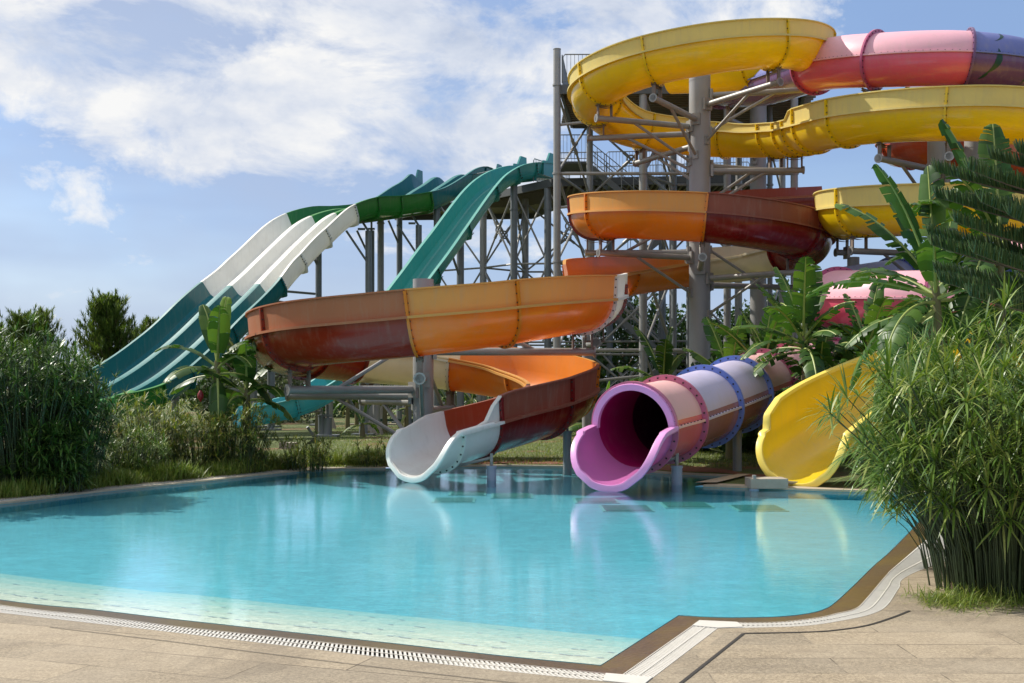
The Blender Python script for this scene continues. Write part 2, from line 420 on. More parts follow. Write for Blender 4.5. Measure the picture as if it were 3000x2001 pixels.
lowb = ramp(nt, EL, [(0.0, (0.85,)*3), (0.10, (0.25,)*3), (0.20, (0,)*3)])
skyc = mix(nt, lowb, skyc, (3.1, 3.7, 4.9))
lw = math_(nt, 'MULTIPLY', ramp(nt, noise(nt, wmap((2.2, 2.2, 4.0), (7, 3, 1)), 1.0, 5, 0.6), [(0.40, (0,)*3), (0.60, (0.75,)*3)]), math_(nt, 'MULTIPLY', math_(nt, 'SUBTRACT', 0.16, XX), 3.2, True), True)
skyc = mix(nt, lw, skyc, (2.9, 3.4, 4.5))
fin = mix(nt, cmask, skyc, shade)
nt.links.new(fin, bg.inputs['Color']); bg.inputs['Strength'].default_value = 0.125

sl = bpy.data.lights.new('sun', 'SUN'); sl.energy = 4.5; sl.angle = R(0.5); sl.color = (1.0, 0.95, 0.86)
so = bpy.data.objects.new('sun', sl); C.objects.link(so)
so.rotation_euler = SUN_DIR.to_track_quat('Z', 'Y').to_euler()
cam = bpy.data.cameras.new('camera'); co = bpy.data.objects.new('camera', cam); C.objects.link(co)
co.location = (0, 0, CH); co.rotation_euler = (R(90), 0, 0)
cam.sensor_width = 36; cam.lens = 36*F/3000; cam.shift_y = (HZ-1000.5)/3000; cam.clip_start = 0.1; cam.clip_end = 3000
sc_.camera = co
sc_.view_settings.view_transform = 'Standard'; sc_.view_settings.look = 'None'
sc_.view_settings.exposure = 0.37; sc_.view_settings.gamma = 1.0
sc_.render.resolution_x = 1024; sc_.render.resolution_y = 683

# ------------------------------------------------------------------ pool and ground
def fill(outer, holes, z, name, mat, kind=None, extra=None):
    pts = [Vector((p[0], p[1])) for p in outer]; edges = [(i, (i+1) % len(outer)) for i in range(len(outer))]
    for h in holes:
        k = len(pts); pts += [Vector((p[0], p[1])) for p in h]
        edges += [(k+i, k+(i+1) % len(h)) for i in range(len(h))]
    v, e, f, _, _, _ = delaunay_2d_cdt(pts, edges, [], 0, 1e-5)
    def inside(p, poly):
        c = False; n = len(poly)
        for i in range(n):
            a, b = poly[i], poly[(i+1) % n]
            if (a[1] > p.y) != (b[1] > p.y) and p.x < (b[0]-a[0])*(p.y-a[1])/(b[1]-a[1])+a[0]: c = not c
        return c
    mb = MB()
    for t in f:
        c = sum((v[i] for i in t), Vector((0, 0)))/len(t)
        if inside(c, outer) and not any(inside(c, h) for h in holes):
            tri = [Vector((v[i].x, v[i].y, z)) for i in t]
            if (tri[1]-tri[0]).cross(tri[2]-tri[0]).z < 0: tri.reverse()
            mb.ngon(tri)
    o = mb.build(name, mat, None, 0)
    if kind: o['kind'] = kind
    return o
def resample(pts, d):
    L = [0]; 
    for a, b in zip(pts, pts[1:]): L.append(L[-1]+(b-a).length)
    n = max(1, int(L[-1]/d)); out = []
    j = 0
    for i in range(n+1):
        s = L[-1]*i/n
        while j < len(L)-2 and L[j+1] < s: j += 1
        f = (s-L[j])/max(1e-9, L[j+1]-L[j]); out.append(pts[j]+(pts[j+1]-pts[j])*f)
    return out
def smooth_line(pts, n=8): return [Vector(p) for _, p in catmull([tuple(p) for p in pts], n)]
def by_n(pts, n):
    L = sum((b-a).length for a, b in zip(pts, pts[1:])); o = resample(pts, L/(n+0.001)); return o
g = lambda L, z=0.0: [G(u, v, z) for u, v in L]
Wl = smooth_line([Vector((-9.0, 15.2, 0)), Vector((-8.6, 13.2, 0)), Vector((-6.6, 11.0, 0))]+g([(0,1756), (272,1785), (510,1813), (800,1845), (1181,1887), (1481,1921), (1760,1948)]))
Bl = smooth_line([Vector((-9.3, 15.1, 0)), Vector((-8.9, 12.95, 0)), Vector((-6.8, 10.65, 0))]+g([(0,1773), (272,1804), (510,1835), (800,1866), (1181,1908), (1603,1956), (1821,1979)], 0.03))
Gl = smooth_line([Vector((-9.6, 15.0, 0)), Vector((-9.2, 12.7, 0)), Vector((-7.0, 10.3, 0))]+g([(0,1795), (272,1826), (544,1857), (800,1888), (1181,1933), (1600,1979), (1885,2007)], 0.03))
W2 = g([(1760,1948), (1988,1802)]); B2 = g([(1821,1979), (2049,1819)], .03); G2 = g([(1885,2007), (2104,1840)], .03)
W3 = smooth_line(g([(1988,1802), (2110,1808), (2272,1806), (2363,1797), (2417,1783), (2453,1759), (2507,1709), (2562,1655), (2621,1602)])+[Vector((6.2, 17.2, 0))])
B3 = smooth_line(g([(2049,1819), (2161,1824), (2290,1822), (2400,1809), (2453,1797), (2507,1783), (2540,1752), (2598,1684), (2641,1644)], .03)+[Vector((6.65, 17.1, 0))])
G3 = smooth_line(g([(2104,1840), (2200,1839), (2363,1833), (2489,1814), (2562,1796), (2601,1772), (2634,1723), (2667,1683)], .03)+[Vector((5.0, 12.6, 0)), Vector((7.1, 17.0, 0))])
back = smooth_line([Vector((6.9, 18.7, 0)), Vector((5.14, 19.25, 0)), G(2250, 1433), G(2060, 1426)])
alc = [G(2036, 1425), G(2160, 1399), G(1945, 1389), G(1760, 1372), G(1500, 1368), G(1290, 1369)]
left = smooth_line(g([(1130,1372), (990,1375), (850,1385), (600,1412), (300,1442), (0,1478)])+[Vector((-8.4, 16.6, 0)), Vector((-9.0, 15.2, 0))])
water_poly = [p for p in Wl[:-1]]+W2[:1]+W3[:]+[Vector((6.6, 18.0, 0))]+back+alc+left[:-1]

# water
mw, nt, b = new_mat('pool_water')
for n in list(nt.nodes):
    if n.type == 'BSDF_PRINCIPLED': nt.nodes.remove(n)
gl = nt.nodes.new('ShaderNodeBsdfGlossy'); gl.inputs['Roughness'].default_value = 0.0; gl.inputs['Color'].default_value = (0.95, 0.97, 1, 1)
tr = nt.nodes.new('ShaderNodeBsdfTransparent'); tr.inputs['Color'].default_value = (0.86, 0.97, 0.99, 1)
fr = nt.nodes.new('ShaderNodeFresnel'); fr.inputs['IOR'].default_value = 1.33
ms = nt.nodes.new('ShaderNodeMixShader')
bp = nt.nodes.new('ShaderNodeBump'); bp.inputs['Strength'].default_value = 0.26; bp.inputs['Distance'].default_value = 0.0040
h1 = noise(nt, coords(nt, (1, 2.2, 1)), 5.5, 3, 0.6); h2 = noise(nt, coords(nt, (1, 2.6, 1)), 22, 3, 0.6)
h3 = noise(nt, coords(nt, (1, 1.4, 1)), 1.1, 2)
hh = math_(nt, 'ADD', math_(nt, 'MULTIPLY', h1, 0.9), math_(nt, 'ADD', math_(nt, 'MULTIPLY', h2, 0.50), math_(nt, 'MULTIPLY', h3, 0.5)))
nt.links.new(hh, bp.inputs['Height'])
nt.links.new(bp.outputs[0], gl.inputs['Normal']); nt.links.new(bp.outputs[0], fr.inputs['Normal'])
nt.links.new(math_(nt, 'MULTIPLY', fr.outputs[0], 0.92), ms.inputs[0])
nt.links.new(tr.outputs[0], ms.inputs[1]); nt.links.new(gl.outputs[0], ms.inputs[2])
nt.links.new(ms.outputs[0], nt.nodes['Material Output'].inputs['Surface'])
wo = fill(water_poly, [], -0.006, 'water', mw, 'structure')

# pool floor of small tiles seen through rippling water
mf, nt, b = new_mat('pool_tile_floor')
v0 = coords(nt)
br = nt.nodes.new('ShaderNodeTexBrick'); nt.links.new(v0, br.inputs['Vector'])
br.inputs['Scale'].default_value = 8.0; br.inputs['Mortar Size'].default_value = 0.03; br.offset = 0
br.inputs['Brick Width'].default_value = 0.5; br.inputs['Row Height'].default_value = 0.5
br.inputs['Color1'].default_value = (0.125, 0.455, 0.54, 1); br.inputs['Color2'].default_value = (0.15, 0.485, 0.56, 1); br.inputs['Mortar'].default_value = (0.165, 0.50, 0.57, 1)
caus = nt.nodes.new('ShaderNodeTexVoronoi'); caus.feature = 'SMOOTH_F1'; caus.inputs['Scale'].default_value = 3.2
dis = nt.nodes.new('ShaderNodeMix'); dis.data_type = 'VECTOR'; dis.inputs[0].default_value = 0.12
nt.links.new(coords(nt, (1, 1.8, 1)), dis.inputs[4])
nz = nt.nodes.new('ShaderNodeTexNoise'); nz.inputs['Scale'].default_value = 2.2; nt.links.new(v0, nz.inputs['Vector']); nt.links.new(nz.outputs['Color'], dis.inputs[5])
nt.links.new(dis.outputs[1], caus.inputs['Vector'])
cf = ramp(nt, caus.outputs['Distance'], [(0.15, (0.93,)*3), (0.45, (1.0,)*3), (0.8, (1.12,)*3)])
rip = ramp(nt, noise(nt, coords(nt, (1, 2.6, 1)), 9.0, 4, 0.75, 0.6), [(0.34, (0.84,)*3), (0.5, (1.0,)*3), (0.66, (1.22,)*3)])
cf = mix(nt, 1.0, cf, rip, 'MULTIPLY')  # caustic light and ripple brightness painted into the tile colour
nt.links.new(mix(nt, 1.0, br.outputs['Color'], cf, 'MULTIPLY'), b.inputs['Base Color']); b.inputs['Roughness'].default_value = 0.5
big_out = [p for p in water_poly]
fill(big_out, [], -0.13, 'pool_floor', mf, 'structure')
def wall_strip(poly, z0, z1, name, mat, closed=True):
    mb = MB(); q = poly+[poly[0]] if closed else poly
    mb.grid([[Vector((p.x, p.y, z0)) for p in q], [Vector((p.x, p.y, z1)) for p in q]])
    o = mb.build(name, mat, None, 0); return tag(o, kind='structure')
M['pooltile'] = simple('blue_wall_tiles', (0.07, 0.38, 0.48), 0.4, 30, 0.3)
wall_strip(water_poly, -0.13, 0.0, 'pool_wall', M['pooltile'])
# entry steps along the near left edge: cream tiles with dashed blue nosing lines
ms_, nt, b = new_mat('cream_step_tiles')
v0 = coords(nt)
nn = noise(nt, coords(nt, (1, 2.6, 1)), 14.0, 5, 0.75, 0.8)
nt.links.new(mix(nt, ramp(nt, nn, [(0.35, (0,)*3), (0.65, (1,)*3)]), (0.52, 0.52, 0.44), (0.90, 0.83, 0.70)), b.inputs['Base Color']); b.inputs['Roughness'].default_value = 0.5
sz = nt.nodes.new('ShaderNodeSeparateXYZ'); nt.links.new(v0, sz.inputs[0])
zf = math_(nt, 'MULTIPLY', math_(nt, 'ADD', math_(nt, 'ADD', sz.outputs['Z'], 0.018), math_(nt, 'MULTIPLY', math_(nt, 'SUBTRACT', nn, 0.5), 0.06)), -8.5, True)
cs = mix(nt, zf, b.inputs['Base Color'].links[0].from_socket, (0.16, 0.52, 0.54))      # water absorbing light painted into the tiles, cream to turquoise with depth
nt.links.new(cs, b.inputs['Base Color'])
M['steptile'] = ms_
M['dash'] = simple('blue_nosing_tiles', (0.10, 0.16, 0.36), 0.4, 20, 0.3)
def offset(pts, d):
    out = []
    for i, p in enumerate(pts):
        t = (pts[min(i+1, len(pts)-1)]-pts[max(0, i-1)]).normalized(); n = Vector((-t.y, t.x, 0)); out.append(p+n*d)
    return out
WlR = by_n(Wl, 120)
stm = MB(); dsh = MB(); rnd0 = random.Random(2)
depths = [-0.018, -0.036, -0.054, -0.072, -0.095]; wid = 0.25
for k, z in enumerate(depths):
    a = offset(WlR, wid*k+ (0.0 if k else -0.01)); bb = offset(WlR, wid*(k+1))
    a = [Vector((p.x, p.y, z)) for p in a]; bb = [Vector((p.x, p.y, z)) for p in bb]; cc = [Vector((p.x, p.y, z-0.018 if k < 4 else -0.13)) for p in bb]
    stm.grid([a, bb, cc][::-1])
    e = resample(bb, 0.052)
    if k < 4:
        for i in range(0, len(e)-2):
            if (i % 5) < (4 if k == 0 else 2) and random.random() < (0.95, 0.5, 0.3, 0.2)[k]:
                t = (e[i+1]-e[i]); n = Vector((-t.y, t.x, 0)).normalized()*0.0045
                up = Vector((0, 0, 0.004)); q = e[i]-n*2.0+Vector((rnd0.gauss(0,.006), rnd0.gauss(0,.006), 0))
                dsh.quad(q+up, q+t*0.95+up, q+t*0.95+n*2+up, q+n*2+up)
st = stm.build('entry_steps', M['steptile'], None, 0); tag(st, kind='structure')
tag(dsh.build('entry_step_nosing_line', M['dash'], None, 0), kind='structure')

# floor grilles (dark green squares in a pale frame)
M['grille'] = simple('green_floor_grille', (0.05, 0.27, 0.25), 0.6, 40, 0.5)
M['grframe'] = simple('pale_floor_frame', (0.16, 0.50, 0.48), 0.6, 20, 0.1)
names = ['under the white flume reflection', 'just below the first, nearest the white reflection', 'between white and purple mouths', 'left one before the purple mouth', 'lowest one before the purple mouth', 'right of the purple tube reflection', 'beside the yellow reflection']
for k, (u, v, a) in enumerate([(1370, 1446, 0.55), (1330, 1466, .6), (1500, 1453, 0.62), (1745, 1467, 0.62), (1835, 1490, .68), (2010, 1480, .66), (2220, 1489, .66)]):
    c = G(u, v, -0.124)
    t = thing('floor_grille', c, 'green square grille on the pool floor, %s' % names[k], 'pool grille', 'suction grilles on the pool floor')
    m1 = MB(); m1.box(c+Vector((0, 0, 0.0)), a+0.09, a*1.15+0.12, 0.012); m1.build('frame', M['grframe'], t, 0)
    m2 = MB()
    for i in range(9): m2.box(c+Vector((0, (i-4)*a*1.15/9, 0.010)), a, a*1.15/9*0.8, 0.012)
    m2.build('grating', M['grille'], t, 0)

# overflow band, grates, coping
mbn, nt, b = new_mat('wet_brown_stone')
v0 = coords(nt); n1 = noise(nt, coords(nt, (1, 1, 1)), 45, 6, 0.85); n2 = noise(nt, v0, 1.6, 3)
c1 = mix(nt, ramp(nt, n1, [(0.35, (0,)*3), (0.62, (1,)*3)]), (0.045, 0.028, 0.014), (0.15, 0.095, 0.045))
c1 = mix(nt, ramp(nt, n2, [(0.45, (0,)*3), (0.65, (0.6,)*3)]), c1, (0.15, 0.10, 0.02))
nt.links.new(c1, b.inputs['Base Color']); b.inputs['Roughness'].default_value = 0.28
bump(nt, b, noise(nt, coords(nt, (1, 2.5, 1)), 16, 4), 0.5, 0.02)
def strip(A, B, zA, zB, name, mat, n=150, kind='structure', parent=None, top=None):
    a = by_n(A, n); bb = by_n(B, n); k = min(len(a), len(bb))
    mb = MB(); mb.grid([[Vector((p.x, p.y, zB)) for p in bb[:k]], [Vector((p.x, p.y, zA)) for p in a[:k]]])
    o = mb.build(name, mat, parent, 0)
    if kind: o['kind'] = kind
    return o
strip(Wl, Bl, -0.004, 0.024, 'overflow_edge', mbn); strip(W2, B2, -0.004, 0.024, 'overflow_edge', mbn, 20); strip(W3, B3, -0.004, 0.024, 'overflow_edge', mbn)
M['channel'] = simple('dark_channel', (0.03, 0.025, 0.02), 0.8, 10, 0.3)
M['grate'] = simple('white_plastic_grate', (0.60, 0.57, 0.51), 0.5, 9, 0.14)
def grate(A, B, label, pitch=0.034, n=None, spine=True, a0=0.0, a1=1.0):
    t = thing('overflow_grate', A[0], label, 'pool grate', 'white overflow grates round the pool')
    L = sum((b-a).length for a, b in zip(A, A[1:])); N = int(L/pitch)
    a = by_n(A, N); b_ = by_n(B, N); k = min(len(a), len(b_))
    mb = MB(); z = 0.03
    i0, i1 = int(k*a0), int(k*a1)
    for i in range(i0, min(i1, k-1)):
        p, q = a[i], b_[i]; tt = (a[i+1]-a[i]); tt = tt.normalized()*min(pitch, tt.length)*0.52
        for lo, hi in ((0.03, 0.47), (0.53, 0.97)):
            x = p.lerp(q, lo); y = p.lerp(q, hi)
            top = [Vector((w_.x, w_.y, z)) for w_ in (x, y, y+tt, x+tt)]; bot = [w_-Vector((0, 0, 0.02)) for w_ in top]
            mb.ngon(top[::-1] if (top[1]-top[0]).cross(top[2]-top[0]).z < 0 else top)
            for j in range(4): mb.quad(top[j], bot[j], bot[(j+1) % 4], top[(j+1) % 4])
    mb.build('slats', M['grate'], t, 0)
    for lo, hi in ((0.0, 0.035), (0.47, 0.53), (0.965, 1.0)):
        m2 = MB(); rows = []
        m2.grid([[Vector((*(a[i].lerp(b_[i], hi)).xy, z+0.003)) for i in range(i0, i1)], [Vector((*(a[i].lerp(b_[i], lo)).xy, z+0.003)) for i in range(i0, i1)]])
        m2.build('rail', M['grate'], t, 0)
    m3 = MB(); m3.grid([[Vector((*b_[i].xy, -0.02)) for i in range(i0, i1)], [Vector((*a[i].xy, -0.02)) for i in range(i0, i1)]])
    m3.build('channel', M['channel'], t, 0)
    return t
grate(Bl, Gl, 'long white slotted grate curving along the near left pool edge', 0.034, a1=1.0)
grate(B2, G2, 'short straight white grate between the two corner plates', 0.030, a0=0.0, a1=1.0)
grate(B3, G3, 'white slotted grate curving round the right pool edge to the tall papyrus', 0.034, a0=0.0)
def plate(pts, label):
    t = MB(); top = [Vector((p.x, p.y, 0.036)) for p in pts]; t.ngon(top); bot = [p-Vector((0, 0, 0.03)) for p in top]
    for j in range(len(top)): t.quad(top[j], bot[j], bot[(j+1) % len(top)], top[(j+1) % len(top)])
    if (top[1]-top[0]).cross(top[2]-top[1]).z < 0: pass
    c = sum(pts, Vector())/len(pts)
    o = t.build('corner_plate', M['grate'], None, 0, loc=(c.x, c.y, 0)); tag(o, label, 'corner plate', 'white corner plates of the grate')
plate(g([(1775,1974), (1765,1996), (1885,2008), (1912,1986), (1822,1978)], .03), 'white corner plate at the nearest corner of the pool edge')
plate(g([(2028,1834), (2104,1841), (2178,1838), (2160,1824), (2049,1819)], .03), 'white corner plate at the inner bend by the paving')

# deck
md, nt, b = new_mat('sand_paving')
v0 = coords(nt)
sp = noise(nt, v0, 55, 6, 0.9); mot = noise(nt, v0, 0.9, 5, 0.6); mot2 = noise(nt, coords(nt, (1, 2.5, 1)), 3.5, 5, 0.65)
c1 = mix(nt, ramp(nt, sp, [(0.38, (0,)*3), (0.62, (1,)*3)]), (0.13, 0.10, 0.062), (0.44, 0.36, 0.25))
c1 = mix(nt, ramp(nt, mot, [(0.35, (0.0,)*3), (0.7, (0.5,)*3)]), c1, (0.40, 0.34, 0.255))
c1 = mix(nt, ramp(nt, mot2, [(0.48, (0.0,)*3), (0.72, (0.45,)*3)]), c1, (0.20, 0.16, 0.115))
def joints(rot, bw, rh, off, shift):
    mp = nt.nodes.new('ShaderNodeMapping'); mp.inputs['Rotation'].default_value = (0, 0, rot); mp.inputs['Location'].default_value = shift
    nt.links.new(v0, mp.inputs['Vector'])
    bk = nt.nodes.new('ShaderNodeTexBrick'); nt.links.new(mp.outputs[0], bk.inputs['Vector'])
    bk.inputs['Scale'].default_value = 1.0; bk.inputs['Brick Width'].default_value = bw; bk.inputs['Row Height'].default_value = rh
    bk.inputs['Mortar Size'].default_value = 0.005; bk.inputs['Mortar Smooth'].default_value = 0.2; bk.offset = off
    bk.inputs['Color1'].default_value = (0.84, 0.84, 0.84, 1); bk.inputs['Color2'].default_value = (1.1, 1.08, 1.05, 1); bk.inputs['Mortar'].default_value = (1, 1, 1, 1); return bk.outputs['Fac'], bk.outputs['Color']
jr, cr = joints(0, 1.35, 0.385, 0.4, (0.2, 0.05, 0)); jl, cl = joints(R(20), 1.5, 0.42, 0.37, (0.3, 0.1, 0))
sx = nt.nodes.new('ShaderNodeSeparateXYZ'); nt.links.new(v0, sx.inputs[0])
side = math_(nt, 'GREATER_THAN', math_(nt, 'SUBTRACT', sx.outputs['X'], math_(nt, 'MULTIPLY', math_(nt, 'SUBTRACT', sx.outputs['Y'], 6.8), 0.45)), 0.9)
jj = mix(nt, side, jl, jr); c1 = mix(nt, 1.0, c1, mix(nt, side, cl, cr), 'MULTIPLY')
c1 = mix(nt, ramp(nt, noise(nt, v0, 0.55, 6, 0.7, 1.0), [(0.56, (0,)*3), (0.62, (0.35,)*3)]), c1, (0.15, 0.12, 0.085))
jbreak = ramp(nt, noise(nt, v0, 1.4, 3), [(0.40, (0.12,)*3), (0.60, (0.9,)*3)])
jf = math_(nt, 'MULTIPLY', jj, jbreak)
c1 = mix(nt, jf, c1, (0.07, 0.05, 0.03))
nt.links.new(c1, b.inputs['Base Color']); b.inputs['Roughness'].default_value = 0.9
bump(nt, b, math_(nt, 'SUBTRACT', math_(nt, 'MULTIPLY', sp, 0.4), math_(nt, 'MULTIPLY', jf, 1.0)), 0.6, 0.012)
M['deck'] = md
Gall = Gl[:-1]+G2[:-1]+G3
deck_poly = [Vector((p.x, p.y, 0)) for p in Gall]+[Vector((9.5, 15, 0)), Vector((14, 9.1, 0)), Vector((25, 9.0, 0)), Vector((25, -4, 0)), Vector((-25, -4, 0)), Vector((-25, 9, 0)), Vector((-11.5, 13.5, 0))]
fill(deck_poly, [], 0.030, 'pool_deck', M['deck'], 'structure')
# dark expansion joint that follows the pool edge on the right
mb = MB()
J2 = g([(1960, 2030), (2178, 1857)], .03); J3 = smooth_line(g([(2178,1857), (2350,1853), (2440,1848), (2540,1833), (2620,1808), (2665,1790)], .03))
for L, ww in ((resample(J2, 0.1), 0.011), (J3, 0.011)):
    n = [Vector((-(L[min(i+1, len(L)-1)]-L[max(0, i-1)]).y, (L[min(i+1, len(L)-1)]-L[max(0, i-1)]).x, 0)).normalized() for i in range(len(L))]
    mb.grid([[Vector((*(p-k*ww).xy, 0.034)) for p, k in zip(L, n)], [Vector((*(p+k*ww).xy, 0.034)) for p, k in zip(L, n)]])
JL = offset(by_n(Gl[30:], 80), -0.24)
n = [Vector((-(JL[min(i+1, len(JL)-1)]-JL[max(0, i-1)]).y, (JL[min(i+1, len(JL)-1)]-JL[max(0, i-1)]).x, 0)).normalized() for i in range(len(JL))]
mb.grid([[Vector((*(p-k*0.004).xy, 0.034)) for p, k in zip(JL, n)], [Vector((*(p+k*0.004).xy, 0.034)) for p, k in zip(JL, n)]])
tag(mb.build('paving_joint', M['channel'], None, 0), kind='structure')

# far rim: pale stone coping, a white grate on the left bank
far = [Vector((7.1, 17.0, 0))]
M['coping'] = simple('pale_stone_coping', (0.42, 0.34, 0.24), 0.8, 14, 0.35, 0, 0.4)
rimline = [Vector((6.2, 17.2, 0)), Vector((6.6, 18.0, 0))]+back+alc+left
def rim(line, w0, w1, z, name, mat, kind='structure'):
    o = [Vector((p.x, p.y, 0)) for p in line]
    mb = MB(); a = offset(o, -w0); b_ = offset(o, -w1)
    A = [Vector((p.x, p.y, z)) for p in a]; B_ = [Vector((p.x, p.y, z)) for p in b_]
    A0 = [Vector((p.x, p.y, -0.03)) for p in a]
    mb.grid([B_, A, A0][::-1]); x = mb.build(name, mat, None, 0)
    if kind: x['kind'] = kind
    return x
rim(left, -0.0, 0.12, 0.03, 'coping', M['coping'])
rim(left, 0.36, 0.62, 0.034, 'coping', M['coping'])
gl_a = offset([Vector(p) for p in left], -0.12); gl_b = offset([Vector(p) for p in left], -0.36)
t = grate(gl_a, gl_b, 'white slotted grate along the far left bank below the bushes', 0.05)
rim(back, -0.0, 0.40, 0.035, 'coping', M['coping'])
rim(alc[1:], 0.0, 0.16, 0.04, 'coping', M['concrete'])
mb = MB(); mb.ngon([Vector((p.x, p.y, 0.07)) for p in (G(2036,1425), G(2160,1399), G(2200, 1399), G(2100, 1425))]); tag(mb.build('coping', M['coping'], None, 0), kind='structure')

# grass ground
mg, nt, b = new_mat('lawn')
v0 = coords(nt); n1 = noise(nt, v0, 0.35, 6, 0.65); n2 = noise(nt, v0, 9, 6, 0.75); n3 = noise(nt, v0, 55, 3, 0.7)
c1 = mix(nt, ramp(nt, n2, [(0.3, (0,)*3), (0.7, (1,)*3)]), (0.075, 0.11, 0.022), (0.19, 0.22, 0.06))
c1 = mix(nt, ramp(nt, n3, [(0.35, (0.6,)*3), (0.6, (0,)*3)]), c1, (0.05, 0.07, 0.018))
c1 = mix(nt, ramp(nt, math_(nt, 'ADD', n1, math_(nt, 'MULTIPLY', n2, 0.25)), [(0.66, (0,)*3), (0.75, (0.9,)*3)]), c1, (0.24, 0.12, 0.06))
nt.links.new(c1, b.inputs['Base Color']); b.inputs['Roughness'].default_value = 0.95
bump(nt, b, math_(nt, 'ADD', n3, n2), 0.8, 0.06)
M['lawn'] = mg
hole = list(reversed(water_poly))
hole2 = [Vector((p.x, p.y, 0)) for p in Gl[:-1]]+[Vector((p.x, p.y, 0)) for p in G2[:-1]]+[Vector((p.x, p.y, 0)) for p in G3]+[Vector((6.6, 18.0, 0))]+back+alc+left[:-1]
gp = [Vector(p) for p in ((-1500, 2500, 0), (-1500, -30, 0), (1500, -30, 0), (1500, 2500, 0))]
fill(gp, [hole2], 0.024, 'ground', M['lawn'], 'structure')
fill(hole2, [water_poly], -0.035, 'pool_curb', M['channel'], 'structure')
# strip of bare red soil behind the far rim
so_l = smooth_line([G(2420, 1425), G(2230, 1412), G(2130, 1392), G(1960, 1384), G(1760, 1368), G(1500, 1363), G(1290, 1366), G(1080, 1371)])
mb = MB(); a = [Vector((p.x, p.y+0.12, 0.031)) for p in so_l]; bb = [Vector((p.x+0.1, p.y+1.1+0.7*mnoise.noise(Vector((p.x*1.3, 3, 0)))+ (0.6 if p.x > 1 else 0), 0.031)) for p in so_l]
mb.grid([a, bb]); tag(mb.build('bare_soil', M['soil'], None, 0), kind='structure')

# planting bed of dark litter under the right hand papyrus
mb = MB(); bed = []
for k in range(40):
    t_ = 2*math.pi*k/40; r_ = 1+0.10*mnoise.noise(Vector((math.cos(t_)*2.2, math.sin(t_)*2.2, 1)))
    bed.append(Vector((4.95+1.55*math.cos(t_)*r_, 10.35+1.22*math.sin(t_)*r_, 0.036)))
M['litter'] = simple('dry_leaf_litter', (0.11, 0.075, 0.045), 0.95, 25, 0.6, 0, 0.8)
bed = [Vector((p.x if p.x > 3.42+(p.y-9.4)*0.42 else 3.42+(p.y-9.4)*0.42, p.y, p.z)) for p in bed]
mb.ngon(bed); tag(mb.build('planting_bed', M['litter'], None, 0), kind='structure')
# ------------------------------------------------------------------ slides
def along(c, rad, deg, z): return (c[0]+rad*math.cos(R(deg)), c[1]+rad*math.sin(R(deg)), z)
C0 = (5.58, 35.0); C1 = (-1.93, 25.6); C2 = (12.25, 32.0)
# orange and red open flume
OR_PTS = [(11.3,41.0,8.3), (6.8,39.0,7.75), (3.7,37.7,7.2), (2.45,35,6.85), (3.38,32.8,6.56), (5.58,31.9,6.31), (7.78,32.8,6.08), (8.68,35,5.95),
          (7.6,37.1,5.8), (5.58,37.0,5.58), (3.5,35.2,5.15), (2.3,32.6,4.75), (2.1,29.6,4.2), (1.75,26.6,3.72), (0.75,23.9,3.42), (-0.55,22.85,3.18), (-1.93,22.6,3.0),
          (-3.95,23.35,2.83), (-4.93,25.6,2.7), (-3.95,27.8,2.56), (-1.93,28.6,2.40), (0.1,27.9,2.08), (1.07,25.6,1.72), (0.56,23.9,1.40), (-0.70,22.35,1.08), (-1.86,20.95,0.78)]
po = Path(OR_PTS)
orange = thing('open_water_slide', (C1[0], C1[1], 0), 'orange and dark red open spiral flume ending in a wide white mouth', 'water slide')
osec = [(0,'red'), (1.5,'maroon'), (3.0,'orange'), (3.55,'orange'), (4.85,'maroon'), (6.1,'maroon'), (7.4,'cream'), (8.9,'orange'), (10.3,'orange'), (11.4,'red'), (12.72,'white'),
        (13.28,'orange'), (14.75,'orange'), (15.95,'red'), (17.25,'red'), (18.45,'red'), (19.1,'cream'), (20.25,'orange'), (21.3,'orange'), (22.1,'maroon'), (23.0,'maroon'), (24.05,'white'), (24.62,'white'), (25.0,None)]
am = rounded(24.66, 25.0, 1.15)
hlo = [(12.70,0.03), (12.74,0.5), (23.9,0.5), (24.1,0.46), (24.3,0.03), (25,0.03)]
hro = [(0,0.5), (11.2,0.5), (12.3,0.12), (13.0,0.05), (22.0,0.05), (22.8,0.16), (24.3,0.16), (24.6,0.03)]
flume(orange, po, osec, hlo, hro, 0.68, am)
mouth_lip(orange, po, 24.2, 25.0, 0.70, am, 'white', 0.05)
# yellow open flume
YE_PTS = [(5.3,39.0,12.15), (7.4,37.6,11.9), (8.68,35,11.6), (7.75,32.8,11.3), (5.58,31.9,10.95), (3.35,32.85,10.68), (2.45,35,10.48), (3.5,37.35,10.15), (5.58,38.1,9.95),
          (7.3,37.2,9.68), (8.25,35.3,9.35), (8.55,33.4,9.08), (9.1,31.3,8.85), (10.4,29.55,8.6), (12.25,28.8,8.38), (14.6,29.7,8.1), (15.5,32,7.7), (14.5,34.4,7.3), (12.25,35.2,7.0),
          (9.95,34.2,6.75), (9.1,32,6.55), (10.0,29.7,6.25), (12.25,28.8,6.0), (14.8,29.6,5.5), (17.0,29.4,4.8), (17.2,27.0,4.1), (14.4,25.6,3.4), (10.9,24.6,2.65), (8.3,23.3,2.05), (6.3,21.6,1.42), (5.35,20.6,1.02), (4.72,19.75,0.74)]
py = Path(YE_PTS)
yellow = thing('open_water_slide', (C0[0], C0[1]-1, 0), 'long bright yellow open flume winding from the tower top down to a yellow mouth', 'water slide')
